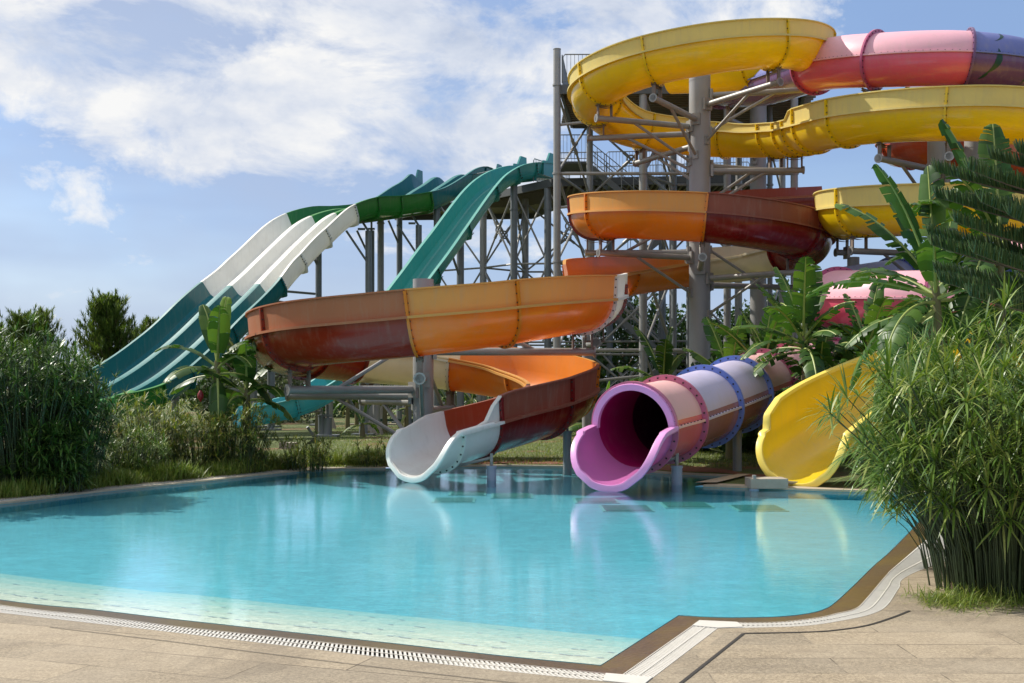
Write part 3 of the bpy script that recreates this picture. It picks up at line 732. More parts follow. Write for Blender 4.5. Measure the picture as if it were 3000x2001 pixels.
ysec = [(0,'yellow'), (1.2,'yellow'), (2.35,'yellow'), (3.35,'yellow'), (4.7,'yellow'), (5.55,'yellow'), (6.3,'yellow'), (7.35,'yellow'), (8.7,'yellow'), (9.75,'yellow'), (10.3,'yellow'), (10.75,'yellow'), (11.1,'yellow'), (11.9,'yellow'), (13.3,'yellow'), (14.9,'yellow'), (16.5,'yellow'), (18.0,'yellow'), (19.4,'yellow'), (20.35,'yellow'), (21.3,'yellow'), (22.6,'yellow'), (24.2,'yellow'), (26,'yellow'), (28,'yellow'), (31.0,None)]
amy = rounded(30.45, 31.0, 1.15)
hly = [(0,0.42), (7.0,0.42), (8.5,0.25), (9.5,0.05), (25,0.05), (26,0.3), (28,0.3), (29.2,0.05)]
hry = [(0,0.05), (7,0.25), (8.2,0.28), (9.6,0.22), (10.9,0.2), (11.0,0.45), (29.0,0.48), (29.9,0.45), (30.28,0.28), (30.36,0.03)]
flume(yellow, py, ysec, hly, hry, 0.68, amy)
mouth_lip(yellow, py, 28.3, 31.0, 0.70, amy, 'yellow', 0.06, hly, hry)
# pink closed tube
PI_PTS = [(7.2,40.5,12.1), (8.0,37.5,11.4), (8.87,33.8,10.94), (9.83,31.8,10.53), (11.87,30.8,10.28), (14.0,31.4,10.1), (16.2,34,9.9), (15.4,37.4,9.8), (13.0,38.4,9.6), (12.25,36.9,9.4), (12.3,34.9,9.0), (13.5,33.8,8.55), (16,34.2,7.5),
          (18,36.5,6.6), (16.5,39,5.8), (13,36.5,5.1), (10.3,33.6,4.55), (8.5,31.2,4.1), (9.1,28.9,3.86), (11.2,27.7,3.7), (14,27.6,3.45), (16.6,29.6,3.0), (15.6,33.2,2.7), (12,33.2,2.45), (8.6,30.6,2.2), (6.58,27.8,1.96), (5.50,26.0,1.75), (4.63,24.4,1.55), (3.72,22.8,1.33), (2.80,21.35,1.12), (2.10,20.2,1.0), (1.52,19.2,0.77)]
pp = Path(PI_PTS)
pink = thing('tube_water_slide', (4.0, 23.0, 0), 'pink and purple closed tube slide with flanged rings and open purple mouth', 'water slide')
psec = [(0,'purple'), (1.9,'pink'), (3.0,'pink'), (4.0,'purple'), (5.4,'purple'), (6.6,'purple'), (8.0,'coral'), (9.3,'coral'), (11.0,'coral'), (12.4,'pink'), (14.2,'blue'), (15.6,'blue'), (17.25,'pink'), (18.5,'pink'), (19.7,'pink'), (21.4,'purple'), (23,'blue'), (24.1,'pink'), (25.0,'rose'), (26.0,'rose'), (27.0,'dusk'), (28.0,'dusk'), (29.0,'rose'), (30.0,None)]
tube_slide(pink, pp, psec)
amp = rounded(30.35, 31.0, 1.15)
flume(pink, pp, [(30.0,'orchid'), (31.0,None)], 0.03, 0.03, 0.68, amp)
mouth_lip(pink, pp, 30.02, 31.0, 0.70, amp, 'orchid', 0.06)
mb = MB(); p, T, Rt, U = pp.frame(30.0)
rows = []
for k in range(41):
    a = math.pi*k/40; d = Rt*math.cos(a)+U*math.sin(a)
    rows.append([p+d*0.655+T*0.0, p+d*0.665+T*0.075, p+d*0.77+T*0.075, p+d*0.785+T*0.0])
mb.grid(rows); mb.ngon(rows[0]); mb.ngon(rows[-1][::-1]); o = mb.build('mouth_ring', FM('orchid', 'lip'), pink, 40)
def curl(t0, phi0, L, W, bend, ang):      # painted dark green leaf curls on the tubes
    mb = MB()
    rows = []; n = 14; ro = 0.68+TH+0.004
    for i in range(n+1):
        s = i/n; u = (s-0.5)*L; vv = bend*(s-0.5)**2*4
        x = u*math.cos(ang)-vv*math.sin(ang); y = u*math.sin(ang)+vv*math.cos(ang)
        wv = W*math.sin(math.pi*min(1, s*1.02))**0.8*(0.35+0.65*s)
        row = []
        for sg in (-1, 0, 1):
            xx = x-sg*wv*math.sin(ang); yy = y+sg*wv*math.cos(ang)
            p, T, Rt, U = pp.frame(t0); ds = xx/1.9
            p, T, Rt, U = pp.frame(t0+ds); ph = phi0+yy/ro
            row.append(p+(Rt*math.cos(ph)+U*math.sin(ph))*ro)
        rows.append(row)
    mb.grid(rows); mb.build('leaf_curl', M['swirl'], pink, 40)
for a in ((4.25,-0.35,0.75,0.09,0.12,1.3), (4.62,-0.55,0.8,0.05,-0.08,1.2), (4.3,0.75,0.5,0.05,0.1,1.2), (4.85,0.6,0.9,0.03,-0.22,0.3), (5.0,-0.5,0.7,0.07,0.15,0.8), (4.15,-0.85,0.3,0.05,0.02,1.0), (5.15,-0.1,0.6,0.06,-0.1,1.5),
          (19.0,-0.6,0.9,0.05,0.2,1.4), (19.3,-0.3,0.7,0.06,-0.1,0.9), (18.8,-0.95,0.5,0.05,0.1,0.5)):
    curl(*a)

# multi lane slides
def lanes_profile(nl, lw, wall, wh, div):
    """closed outline: top skin left->right then underside right->left (x to the right, y up, 0 = rim level)"""
    W = nl*lw+(nl-1)*div; top = []; x = -W/2
    top += [(x-0.13, -0.03), (x-0.13, 0.0), (x-0.02, 0.0)]
    for k in range(nl):
        for i in range(7):
            a = math.pi/2*i/6; top.append((x+0.06+0.20*(1-math.cos(a)) if i else x+0.0, -(wh-0.26)-0.26*math.sin(a) if i else (0.0 if k == 0 else -0.27)))
        for i in range(7):
            a = math.pi/2*(6-i)/6; top.append((x+lw-0.06-0.20*(1-math.cos(a)) if i < 6 else x+lw, -(wh-0.26)-0.26*math.sin(a) if i < 6 else -(0.0 if k == nl-1 else 0.27)))
        x += lw
        if k < nl-1: top += [(x+div/2, -0.245)]; x += div; 
    fixed = []; 
    top += [(x+0.02, 0.0), (x+0.13, 0.0), (x+0.13, -0.03)]
    hw = W/2
    bot = [(hw+0.035, -0.04), (hw-0.02, -(wh-0.24)), (hw-0.20, -wh-0.02), (hw-0.4, -wh-0.05), (-hw+0.4, -wh-0.05), (-hw+0.20, -wh-0.02), (-hw+0.02, -(wh-0.24)), (-hw-0.035, -0.04)]
    return top, bot
def lane_slide(root, path, secs, nl, lw, wh, div, ear=None):
    top, bot = lanes_profile(nl, lw, 0.1, wh, div)
    for (a, col), (b, nc) in zip(secs, secs[1:]):
        ts = path.steps(a, b, 0.3); mb = MB(); rows = []
        for t in ts:
            p, T, Rt, U = path.frame(t); rows.append([p+Rt*x+U*y for x, y in top+bot])
        n1 = len(top); ms = []
        for j in range(n1+len(bot)):
            ms.append((1 if (j < 3 or j >= n1-4) else 2) if j < n1-1 else 0)
        # divider tops read as rims too
        for j in range(3, n1-4):
            if top[j][1] > -0.28 and top[j+1][1] > -0.28 and nl > 1: ms[j] = 1
        mb.grid(rows, ms, True)
        
        o = mb.build('flume_section', [FM(col, 'low'), FM(col, 'up'), FM(col, 'in')], root, 30)
        o['label'] = '%s open slide section' % {'lteal': 'pale teal', 'teal': 'dark teal', 'aqua': 'light aqua'}.get(col, col)
        # bolted underside flange at the upper joint
        if a > 0:
            p, T, Rt, U = path.frame(a); mb = MB()
            hw = (nl*lw+(nl-1)*div)/2
            oo = [(hw+0.02, -0.03), (hw+0.09, -0.10), (hw+0.06, -(wh-0.2)), (hw-0.10, -wh-0.12), (hw-0.35, -wh-0.16)]
            pts = oo+[(-x, y) for x, y in reversed(oo)]; inn = [(hw+0.01, -0.04), (hw+0.01, -0.1), (hw-0.01, -(wh-0.24)), (hw-0.18, -wh-0.025), (hw-0.4, -wh-0.045)]
            ipt = inn+[(-x, y) for x, y in reversed(inn)]
            X = lambda c, d: p+Rt*c[0]+U*c[1]+T*d
            rw = [[X(i, -0.03), X(o_, -0.03), X(o_, 0.03), X(i, 0.03)] for o_, i in zip(pts, ipt)]
            mb.grid(rw, 0); 
            for sg in (-1, 1):
                for yy in (-0.14, -0.26, -0.38, -0.5):
                    if -yy < wh: 
                        for d in (-1, 1):
                            q = X((sg*(hw+0.055), yy), d*0.03); mb.tube(q, q+T*d*0.02, 0.024, 6, 1)
            mb.build('joint_flange', [FM(col, 'low'), M['bolt']], root, 40)
TR = [(1228,1418,478,56.4,0)]
def Pc(u, v, D): return tuple(P(u, v, D))
tri_pts = [(-2.5,57.2,11.75), Pc(1311,499,55.8), Pc(1255,530,54.6), Pc(1180,572,53.2), Pc(1080,588,51.7), Pc(1000,592,50.5), Pc(915,622,49.2), Pc(838,686,48.0), Pc(770,752,47.0), Pc(703,818,46.0), Pc(612,905,44.5), Pc(520,992,43.1), Pc(430,1064,41.7), Pc(345,1115,40.3), Pc(262,1142,38.9), Pc(180,1156,37.6)]
pt_ = Path(tri_pts)
tri = thing('multi_lane_slide', (-8, 47, 0), 'three lane racing slide in dark teal, green and white at far left', 'water slide')
lane_slide(tri, pt_, [(0,'teal'), (1.0,'teal'), (3.15,'green'), (4.0,'green'), (4.9,'green'), (5.75,'white'), (6.9,'white'), (8.0,'white'), (9.0,'teal'), (10.6,'teal'), (12.1,'teal'), (13.2,'green'), (15.0,None)], 3, 1.16, 0.78, 0.30)
def ears(root, path, t, hw, col, h=0.62, back=0.75):
    p, T, Rt, U = path.frame(t)
    for sg in (-1, 1):
        mb = MB(); o = p+Rt*sg*(hw+0.03)
        q = [(0.0, -0.62), (0.75, -0.62), (0.75, 0.0), (0.45, 0.02), (0.18, h), (-0.30, h), (-0.35, -0.62)]
        z = Vector((0, 0, 1)); Th = Vector((T.x, T.y, 0)).normalized()
        A = [o+Th*x+z*y-Rt*sg*0.03 for x, y in q]; B = [o+Th*x+z*y+Rt*sg*0.05 for x, y in q]
        mb.ngon(A[::-1] if sg > 0 else A); mb.ngon(B if sg > 0 else B[::-1])
        for j in range(len(q)): mb.quad(A[j], A[(j+1) % len(q)], B[(j+1) % len(q)], B[j])
        mb.build('start_ear', FM(col, 'low'), root, 30)
ears(tri, pt_, 0.15, 2.05, 'teal', 0.55)
tea_pts = [Pc(1588,484,51.8), Pc(1525,481,50.2), Pc(1462,502,49.0), Pc(1403,553,47.8), Pc(1307,683,45.6), Pc(1224,795,43.7), Pc(1105,950,41.5), Pc(992,1078,40.3), Pc(900,1143,39.5), Pc(800,1176,38.8), Pc(690,1196,38.2)]
pte = Path(tea_pts)
teal = thing('steep_water_slide', (-4, 43, 0), 'single pale teal steep slide dropping behind the orange flume', 'water slide')
lane_slide(teal, pte, [(0,'lteal'), (0.9,'lteal'), (1.7,'lteal'), (2.9,'lteal'), (3.8,'lteal'), (4.9,'lteal'), (6.0,'lteal'), (7.2,'aqua'), (8.6,'aqua'), (10.0,None)], 1, 1.35, 0.62, 0.1)
ears(teal, pte, 0.25, 0.68, 'lteal', 0.42)

# ------------------------------------------------------------------ supports
def bracket(mb, q, Rt, T, w=0.5, h=0.35, m=1):
    """saddle and U hanger below a joint at q (bottom of the flume)"""
    z = Vector((0, 0, 1)); Rh = Vector((Rt.x, Rt.y, 0)).normalized(); Th = z.cross(Rh)
    rows = []
    for k in range(7):
        x = (k/6-0.5)*w*1.15; y = 0.68-math.sqrt(max(0, 0.72**2-x*x))
        rows.append([q+Rh*x+z*(y+0.02)+Th*d for d in (-0.07, 0.07)])
    mb.grid(rows, m); mb.grid([[r[0]-z*0.05, r[1]-z*0.05] for r in rows][::-1], m)
    for sg in (-1, 1):
        mb.box(q+Rh*sg*w*0.42-z*(h*0.5-0.02), 0.04, 0.10, h, m, (Rh, Th, z))
    mb.box(q-z*h, w*0.95, 0.13, 0.05, m, (Rh, Th, z))
def column(name, x, y, rad, top, label, arms, dgroup='big grey slide columns', base=True, mat='column'):
    t = thing('support_column', (x, y, 0), label, 'column', dgroup)
    mb = MB(); mb.path([Vector((x, y, -0.05)), Vector((x, y, top*0.5)), Vector((x, y, top))], rad, 28)
    k = 1.2
    while k < top-0.3:          # weld rings
        mb.path([Vector((x, y, k-0.012)), Vector((x, y, k+0.012))], rad+0.006, 28, 0, False); k += 2.4
    mb.build('post', M[mat], t, 40)
    if base:
        mb = MB(); mb.box((x, y, 0.04), rad*4.2, rad*4.2, 0.1)
        for a in range(8):
            d = Vector((math.cos(a*math.pi/4), math.sin(a*math.pi/4), 0))
            mb.box(Vector((x, y, 0.22))+d*(rad+0.07), 0.16, 0.02, 0.28, 0, (d, Vector((-d.y, d.x, 0)), Vector((0,0,1))))
            mb.tube(Vector((x, y, 0.09))+d*(rad*1.65), Vector((x, y, 0.15))+d*(rad*1.65), 0.025, 6)
        mb.build('base_plate', M['concrete'], t, 40)
    for (path, tt, r) in arms:
        p, T, Rt, U = path.frame(tt); q = p-U*(r+TH+0.05)
        zt = q.z-0.38; tip = Vector((q.x, q.y, zt)); c = Vector((x, y, zt)); d = (tip-c); d.z = 0; L = d.length; d.normalize()
        mb = MB(); rr = 0.085
        mb.tube(c+d*(rad-0.02), tip+d*0.28, rr, 12)
        for e in (rad+0.03, L+0.26): mb.path([c+d*(e-0.02), c+d*(e+0.02)], rr+0.035, 12)
        s = d.cross(Vector((0, 0, 1)))
        dn = -1 if (int(tt*10) % 2) else 1
        a0 = c+d*(L*0.72); a1 = c+d*rad+Vector((0, 0, dn*1.05))
        mb.tube(a0, a1, 0.045, 8); mb.box(a1-d*0.02, 0.14, 0.16, 0.24, 0, (d, s, Vector((0, 0, 1))))
        mb.box(c+d*(rad+0.03), 0.08, 0.30, 0.34, 0, (d, s, Vector((0, 0, 1))))
        bracket(mb, q, d if abs(d.dot(Rt)) > 0.5 else Rt, T)
        mb.build('support_arm', [M['steel'], M['rust']], t, 40)
    return t
column('c', C0[0], C0[1], 0.315, 11.2, 'tallest thick grey column inside the top yellow loop', [(py, 2.35, .68), (py, 3.35, .68), (py, 4.7, .68), (py, 5.55, .68), (py, 6.3, .68), (py, 7.35, .68), (py, 9.75, .68), (py, 10.3, .68),
        (po, 3.0, .68), (po, 3.55, .68), (po, 4.85, .68), (po, 6.1, .68), (po, 7.4, .68), (po, 8.9, .68)])
column('c', C1[0], C1[1], 0.225, 4.05, 'thick grey column behind the front orange loop, its cut top above the rim', [(po, 13.28, .68), (po, 15.95, .68), (po, 17.25, .68), (po, 18.35, .68), (po, 19.3, .68), (po, 20.25, .68), (po, 21.3, .68)])
column('c', C2[0]-0.65, C2[1], 0.30, 8.9, 'thick grey column under the right hand yellow loop', [(py, 12.5, .68), (py, 13.3, .68), (py, 14.9, .68), (py, 20.35, .68), (py, 21.3, .68), (py, 22.6, .68), (pp, 3.0, .7)])
column('c', 13.0, 33.0, 0.31, 9.4, 'thick grey column further right, behind the banana leaves', [(pp, 4.0, .7), (pp, 5.4, .7), (pp, 11.0, .7)])
column('c', 8.73, 41.75, 0.29, 12.1, 'thick grey column beside the steel tower on its right', [(pp, 0.3, .7)])
column('c', P(1722, 0, 29.2).x, 29.2, 0.14, 3.1, 'slim grey column right of the front orange loop', [(po, 12.6, .68)], 'slim grey slide posts')
column('c', P(2500, 0, 33.5).x, 33.5, 0.17, 5.4, 'slim grey post in the gap under the right yellow loop', [(py, 19.4, .68)], 'slim grey slide posts')
column('c', P(2610, 0, 34.5).x, 34.5, 0.17, 5.2, 'slim grey post half hidden behind banana leaves under the yellow loop', [], 'slim grey slide posts')
# short stub posts under the slide ends
def stub(x, y, rad, top, parent_path, t, label, mat='pipe', r=0.7):
    p, T, Rt, U = parent_path.frame(t); q = p-U*(r+0.02)
    e = thing('stub_post', (x, y, 0), label, 'post', 'short posts under the flume ends')
    mb = MB(); mb.path([Vector((x, y, -0.25)), Vector((x, y, top))], rad, 20); mb.path([Vector((x, y, top-0.03)), Vector((x, y, top+0.012))], rad+0.012, 20)
    mb.build('post', M[mat], e, 40)
    mb = MB(); mb.tube(Vector((x, y, top)), Vector((x, y, top+0.12)), 0.03, 8); mb.box((x, y, top+0.16), 0.05, 0.10, 0.16)
    mb.tube(Vector((x, y, top+0.16)), q, 0.028, 8)
    mb.build('rod', M['steel'], e, 40)
pa = po.at(24.62); 
stub(P(1440,1340,21.6).x, 21.6, 0.085, 0.25, po, 24.62, 'short blue grey post in the water under the white flume mouth')
stub(P(1662,0,24.6).x, 24.6, 0.09, 0.78, po, 22.6, 'short dark grey post under the red curve of the orange flume', 'steel_blue')
stub(P(1983,0,20.6).x, 20.6, 0.095, 0.32, pp, 29.9, 'short blue grey post in the water beside the purple tube mouth')
stub(P(2160,0,23.6).x, 23.6, 0.09, 0.88, pp, 28.0, 'short grey post on the grass under the blue tube section', 'steel_blue')
stub(P(2190,0,19.9).x+0.05, 19.6, 0.07, 0.0, py, 30.9, 'thin pale post below the yellow flume mouth')
stub(P(943,0,40.2).x, 40.2, 0.13, 0.75, pte, 8.6, 'short dark post under the end of the teal slide', 'steel_blue', 0.6)

# posts under the racing slide and the teal slide
def posts_for(root, path, ts, side, rad, wid, depth):
    for t, s_, dx in ts:
        p, T, Rt, U = path.frame(t); q = p+Rt*s_*wid-U*(depth+0.08)
        mb = MB(); b_ = Vector((q.x+dx, q.y, 0)); top = q.z-0.5
        mb.path([b_, Vector((b_.x, b_.y, top))], rad, 14); mb.box((b_.x, b_.y, 0.05), rad*5, rad*5, 0.08)
        mb.build('support_post', M['steel_blue'], root, 40)
        mb = MB(); z = Vector((0, 0, 1))
        mb.tube(Vector((b_.x, b_.y, top-1.4)), q-z*0.35+T*0.9, 0.05, 8)
        mb.box(q-z*0.42, 0.3, 0.14, 0.08); mb.tube(Vector((b_.x, b_.y, top-0.02)), q-z*0.05, 0.05, 8)
        mb.build('support_bracket', M['steel_blue'], root, 40)
posts_for(tri, pt_, [(7.6,1,0), (6.8,1,0), (5.0,1,0), (5.0,-0.6,0.3), (3.3,1,0), (3.3,-0.6,.3), (2.3,1,0), (8.9,-0.6,0), (10.6,0.9,0.2), (12,0,0)], 1, 0.14, 1.7, 0.75)
def brace_run(root, a, b, z, rad=0.05, mat='steel_blue', name='tie_bar'):
    mb = MB(); mb.tube(Vector((a.x, a.y, z)), Vector((b.x, b.y, z)), rad, 8); mb.build(name, M[mat], root, 40)
def tp(t, s_): 
    p, T, Rt, U = pt_.frame(t); return p+Rt*s_*1.7
for zz in (5.2, 5.6):
    mb = MB(); A = tp(6.8, 1); B = tp(5.0, 1); D_ = tp(3.3, 1)
    mb.tube(Vector((A.x, A.y, zz+0.2)), Vector((B.x, B.y, zz+(0.2 if zz > 5.4 else 0))), 0.055, 8); mb.tube(Vector((B.x, B.y, zz)), Vector((D_.x, D_.y, zz-0.2)), 0.055, 8)
    mb.build('tie_bar', M['steel_blue'], tri, 40)
posts_for(teal, pte, [(3.6,0.9,0), (5.3,0.9,0), (6.6,0.6,0), (7.6,0.4,0)], 1, 0.15, 0.3, 0.7)

# ------------------------------------------------------------------ steel tower with two platforms
tower = thing('slide_tower', (5.5, 44, 0), 'tall grey steel tower with two railed platforms and lattice bracing', 'tower')
posts = []
def tpost(x, y, rad, top, mat='steel'):
    mb = MB(); mb.path([Vector((x, y, 0)), Vector((x, y, top))], rad, 16); mb.path([Vector((x, y, top)), Vector((x, y, top+0.02))], rad+0.01, 16)
    z = 3.0
    while z < top-0.5: mb.path([Vector((x, y, z-0.03)), Vector((x, y, z+0.03))], rad+0.03, 16); z += 3.1
    mb.box((x, y, 0.06), rad*5, rad*5, 0.1)
    mb.build('post', M[mat], tower, 40)
UPZ = 12.3; LOZ = 10.4
yA, yB = 41.3, 46.2
XF = [1.58, 4.60, 7.55, 9.9]
for x in XF: tpost(x, yA, 0.13 if x != 4.60 else 0.145, UPZ+ (1.25 if x == 1.58 else 0.0))
XBk = [3.05, 6.30, 7.30, 8.9, 10.6]
for i, x in enumerate(XBk): tpost(x, yB, 0.13, UPZ)
for x in (6.0, 6.55, 9.2, 9.55): tpost(x, 43.6, 0.10, UPZ, 'steel_blue')
LP = [(-6.0, 53.8), (-3.35, 52.6), (-1.25, 51.2), (0.08, 49.6), (0.6, 53), (1.5, 49.4), (3.3, 49.2), (6.2, 48.6), (9.3, 48.4), (4.4, 53)]
for i, (x, y) in enumerate(LP): tpost(x, y, 0.15, LOZ-0.2, 'steel_blue' if i % 2 else 'steel')
def platform(outline, z, name='platform'):
    mb = MB(); top = [Vector((x, y, z)) for x, y in outline]; bot = [Vector((x, y, z-0.08)) for x, y in outline]
    mb.ngon(top); mb.ngon(bot[::-1]); n = len(top)
    for j in range(n): mb.quad(bot[j], bot[(j+1) % n], top[(j+1) % n], top[j])
    mb.build(name, M['beam_wood'], tower, 0)
    mb = MB()
    for j in range(n):
        a, b_ = bot[j], bot[(j+1) % n]; d = (b_-a).normalized(); s = d.cross(Vector((0, 0, 1)))
        mb.box((a+b_)/2-Vector((0, 0, 0.10))+s*0.03, (b_-a).length, 0.10, 0.32, 0, (d, s, Vector((0, 0, 1))))
    x0 = min(p[0] for p in outline); x1 = max(p[0] for p in outline)
    mb.build('edge_beam', M['deck_metal'], tower, 0)
platform([(1.75, 41.2), (10.2, 41.2), (11.2, 46.6), (2.4, 46.6)], UPZ)
mb = MB()
for k in range(16):
    y = 41.4+k*0.34; mb.box((6.4, y, UPZ-0.17), 8.9, 0.09, 0.16)
mb.build('joist', M['beam_wood'], tower, 0)
platform([(-6.6, 57.3), (-4.7, 57.8), (-0.5, 57), (-0.3, 54.6), (-3.9, 53.4), (1.3, 48.6), (10.2, 47.9), (10.2, 50.6), (2.0, 51.8), (1.8, 57.6), (-6.4, 59)][::1] if False else [(-1.9, 54.3), (-0.6, 52.1), (1.7, 49.0), (10.2, 48.1), (10.4, 51.0), (3.0, 52.4), (1.0, 58.4), (-5.8, 58.9), (-5.2, 57.9)], LOZ)
mb = MB()
for k in range(34):
    x = 1.9+k*0.25; y = 49.0-(x-1.7)*0.1; mb.box((x, y+1.5, LOZ-0.17), 0.08, 3.0, 0.16)
for k in range(16):
    a = Vector((-1.9, 54.3, 0)).lerp(Vector((1.7, 49.0, 0)), k/16); mb.box((a.x+1.2, a.y+1.0, LOZ-0.17), 2.6, 0.08, 0.16)
mb.build('joist', M['beam_wood'], tower, 0)
def railing(pts, z, h=1.05, sp=0.13, name='railing'):
    mb = MB()
    for a, b_ in zip(pts, pts[1:]):
        a = Vector((*a, z)); b_ = Vector((*b_, z)); L = (b_-a).length; n = max(1, round(L/2.0))
        for i in range(n):
            p = a.lerp(b_, (i+0.02)/n); q = a.lerp(b_, (i+0.98)/n); u = Vector((0, 0, 1))
            mb.path([p+u*0.06, p+u*(h-0.08), p.lerp(q, 0.04)+u*h, p.lerp(q, 0.96)+u*h, q+u*(h-0.08), q+u*0.06], 0.022, 6)
            mb.tube(p+u*0.12, q+u*0.12, 0.016, 6)
            m_ = int((q-p).length/sp)
            for j in range(1, m_): mb.tube(p.lerp(q, j/m_)+u*0.12, p.lerp(q, j/m_)+u*h, 0.0085, 4, 0, None, False)
    mb.build(name, M['steel_blue'], tower, 0)
railing([(5.4, 41.2), (1.75, 41.2), (2.3, 46.5), (11.0, 46.5)], UPZ)
railing([(1.75, 48.95), (10.2, 48.15)], LOZ); railing([(3.0, 52.2), (10.3, 50.9)], LOZ)
railing([(0.9, 50.1), (2.6, 52.9), (0.8, 58.2), (-5.3, 58.7)], LOZ)
railing([(-0.45, 52.5), (-2.0, 54.2)], LOZ)
def xbrace(a, b_, z0, z1, rad=0.045, ring=True, root=tower):
    a0 = Vector((a[0], a[1], z0)); b0 = Vector((b_[0], b_[1], z0)); a1 = Vector((a[0], a[1], z1)); b1 = Vector((b_[0], b_[1], z1))
    mb = MB(); mb.tube(a0, b1, rad, 7); mb.tube(b0, a1, rad, 7); c = (a0+b1)/2
    mb.tube(a0, b0, rad, 7)
    if ring:
        d = (b0-a0).normalized(); rr = 0.16
        pts = [c+d*rr*math.cos(k*math.pi/7)+Vector((0, 0, 1))*rr*math.sin(k*math.pi/7) for k in range(15)]
        mb.path(pts, 0.035, 6); 
        for x_ in (a0, b0, a1, b1):
            dd = (x_-c).normalized(); mb.tube(c+dd*0.15, c+dd*0.42, rad+0.022, 7)
    mb.build('brace', M['steel'], root, 40)
for k, (z0, z1) in enumerate(((0.2, 3.0), (3.0, 6.1), (6.1, 9.2), (9.2, 12.1))):
    xbrace((XF[0], yA), (XBk[0], yB), z0, z1); xbrace((XF[1], yA), (XBk[1], yB), z0, z1); xbrace((XF[1], yA), (6.0, 43.6), z0, z1, 0.04, False)
    xbrace((XBk[0], yB), (XBk[1], yB), z0, z1); xbrace((9.2, 43.6), (XBk[4], yB), z0, z1, 0.04, False)
    mb = MB(); mb.tube(Vector((XF[0], yA, z1)), Vector((XF[3], yA, z1)), 0.06, 8); mb.tube(Vector((XF[0], yA, z1-1.2)), Vector((XF[1], yA, z1-0.9)), 0.05, 8)
    mb.tube(Vector((6.0, 43.6, z1)), Vector((9.4, 43.6, z1)), 0.05, 8); mb.tube(Vector((6.0, 43.6, z1-0.7)), Vector((9.4, 43.6, z1-0.7)), 0.05, 8)
    mb.build('tie_bar', M['steel'], tower, 40)
for (i, j) in ((1, 2), (2, 3), (3, 4), (3, 5), (5, 6), (6, 7), (7, 8), (2, 4), (4, 9)):
    for (z0, z1) in ((0.4, 3.6), (3.6, 6.9), (6.9, 10.0)):
        xbrace(LP[i], LP[j], z0, z1, 0.042, (i+j) % 2 == 1 or i == 2)
# stairs between the levels
def stairs(x0, x1, y, z0, z1, w=1.1):
    n = int((z1-z0)/0.19); mb = MB()
    for s_ in (-1, 1):
        a = Vector((x0, y+s_*w/2, z0)); b_ = Vector((x1, y+s_*w/2, z1)); d = (b_-a).normalized()
        mb.box((a+b_)/2, (b_-a).length, 0.05, 0.24, 0, (d, Vector((0, 1, 0)), d.cross(Vector((0, 1, 0)))))
        for h in (0.55, 1.0): mb.tube(a+Vector((0, 0, h)), b_+Vector((0, 0, h)), 0.02, 6)
        for k in range(0, n+1, 2):
            q = a.lerp(b_, k/n); mb.tube(q, q+Vector((0, 0, 1.0)), 0.014, 5)
    for k in range(n):
        q = Vector((x0, y, z0)).lerp(Vector((x1, y, z1)), (k+0.5)/n); mb.box(q, 0.28, w, 0.035)
    mb.build('stair_flight', M['steel_blue'], tower, 0)
for k in range(4):
    z0 = 0.2+k*2.6; a, b_ = (3.2, 6.4) if k % 2 == 0 else (6.4, 3.2)
    stairs(a, b_, 47.0+(k % 2)*1.2, z0, z0+2.6)
    mb = MB(); mb.box((b_+(0.7 if b_ > a else -0.7), 47.6, z0+2.56), 1.4, 2.5, 0.08); mb.build('landing', M['deck_metal'], tower, 0)
    bx = b_+(1.35 if b_ > a else -1.35)
    railing([(bx, 46.4), (bx, 48.8)], z0+2.6); railing([(b_, 46.4), (bx, 46.4)], z0+2.6)
#PART3
UND = []
# ------------------------------------------------------------------ plants
rnd = random.Random(11)
def blade(mb, base, d, L, W, droop, n=3, side=None, m=0, fold=0.0):
    d = Vector(d).normalized(); s = side if side is not None else d.cross(Vector((0, 0, 1)))
    if s.length < 1e-3: s = Vector((1, 0, 0))
    s = s.normalized(); p = Vector(base); k0 = len(mb.v); 
    prof = [0.35, 1.0, 0.8, 0.0] if n == 3 else ([0.5, 0.9, 0.0] if n == 2 else [math.sin(math.pi*(0.12+0.88*i/n)) for i in range(n+1)])
    for i in range(n+1):
        w_ = W*prof[i]/2
        if i == n: mb.v.append(p.copy())
        else: mb.v += [p-s*w_, p+s*w_]
        d = (d+Vector((0, 0, -droop/n))).normalized(); p = p+d*(L/n)
    for i in range(n-1): a = k0+2*i; mb.f.append((a, a+1, a+3, a+2)); mb.m.append(m)
    a = k0+2*(n-1); mb.f.append((a, a+1, a+2)); mb.m.append(m)
def umbel(mb, c, ax, n, L, W, rn, droop=0.7, m=0):
    ax = ax.normalized(); u = ax.orthogonal().normalized(); v = ax.cross(u)
    for k in range(n):
        a = 2*math.pi*k/n+rn.uniform(-0.2, 0.2); el = rn.uniform(0.0, 1.1) if rn.random() > 0.15 else rn.uniform(1.0, 1.4)
        d = (u*math.cos(a)+v*math.sin(a))*math.cos(el)+ax*math.sin(el)
        blade(mb, c, d, L*rn.uniform(0.7, 1.15), W*rn.uniform(0.8, 1.2), droop*rn.uniform(0.6, 1.4), 3, None, m)
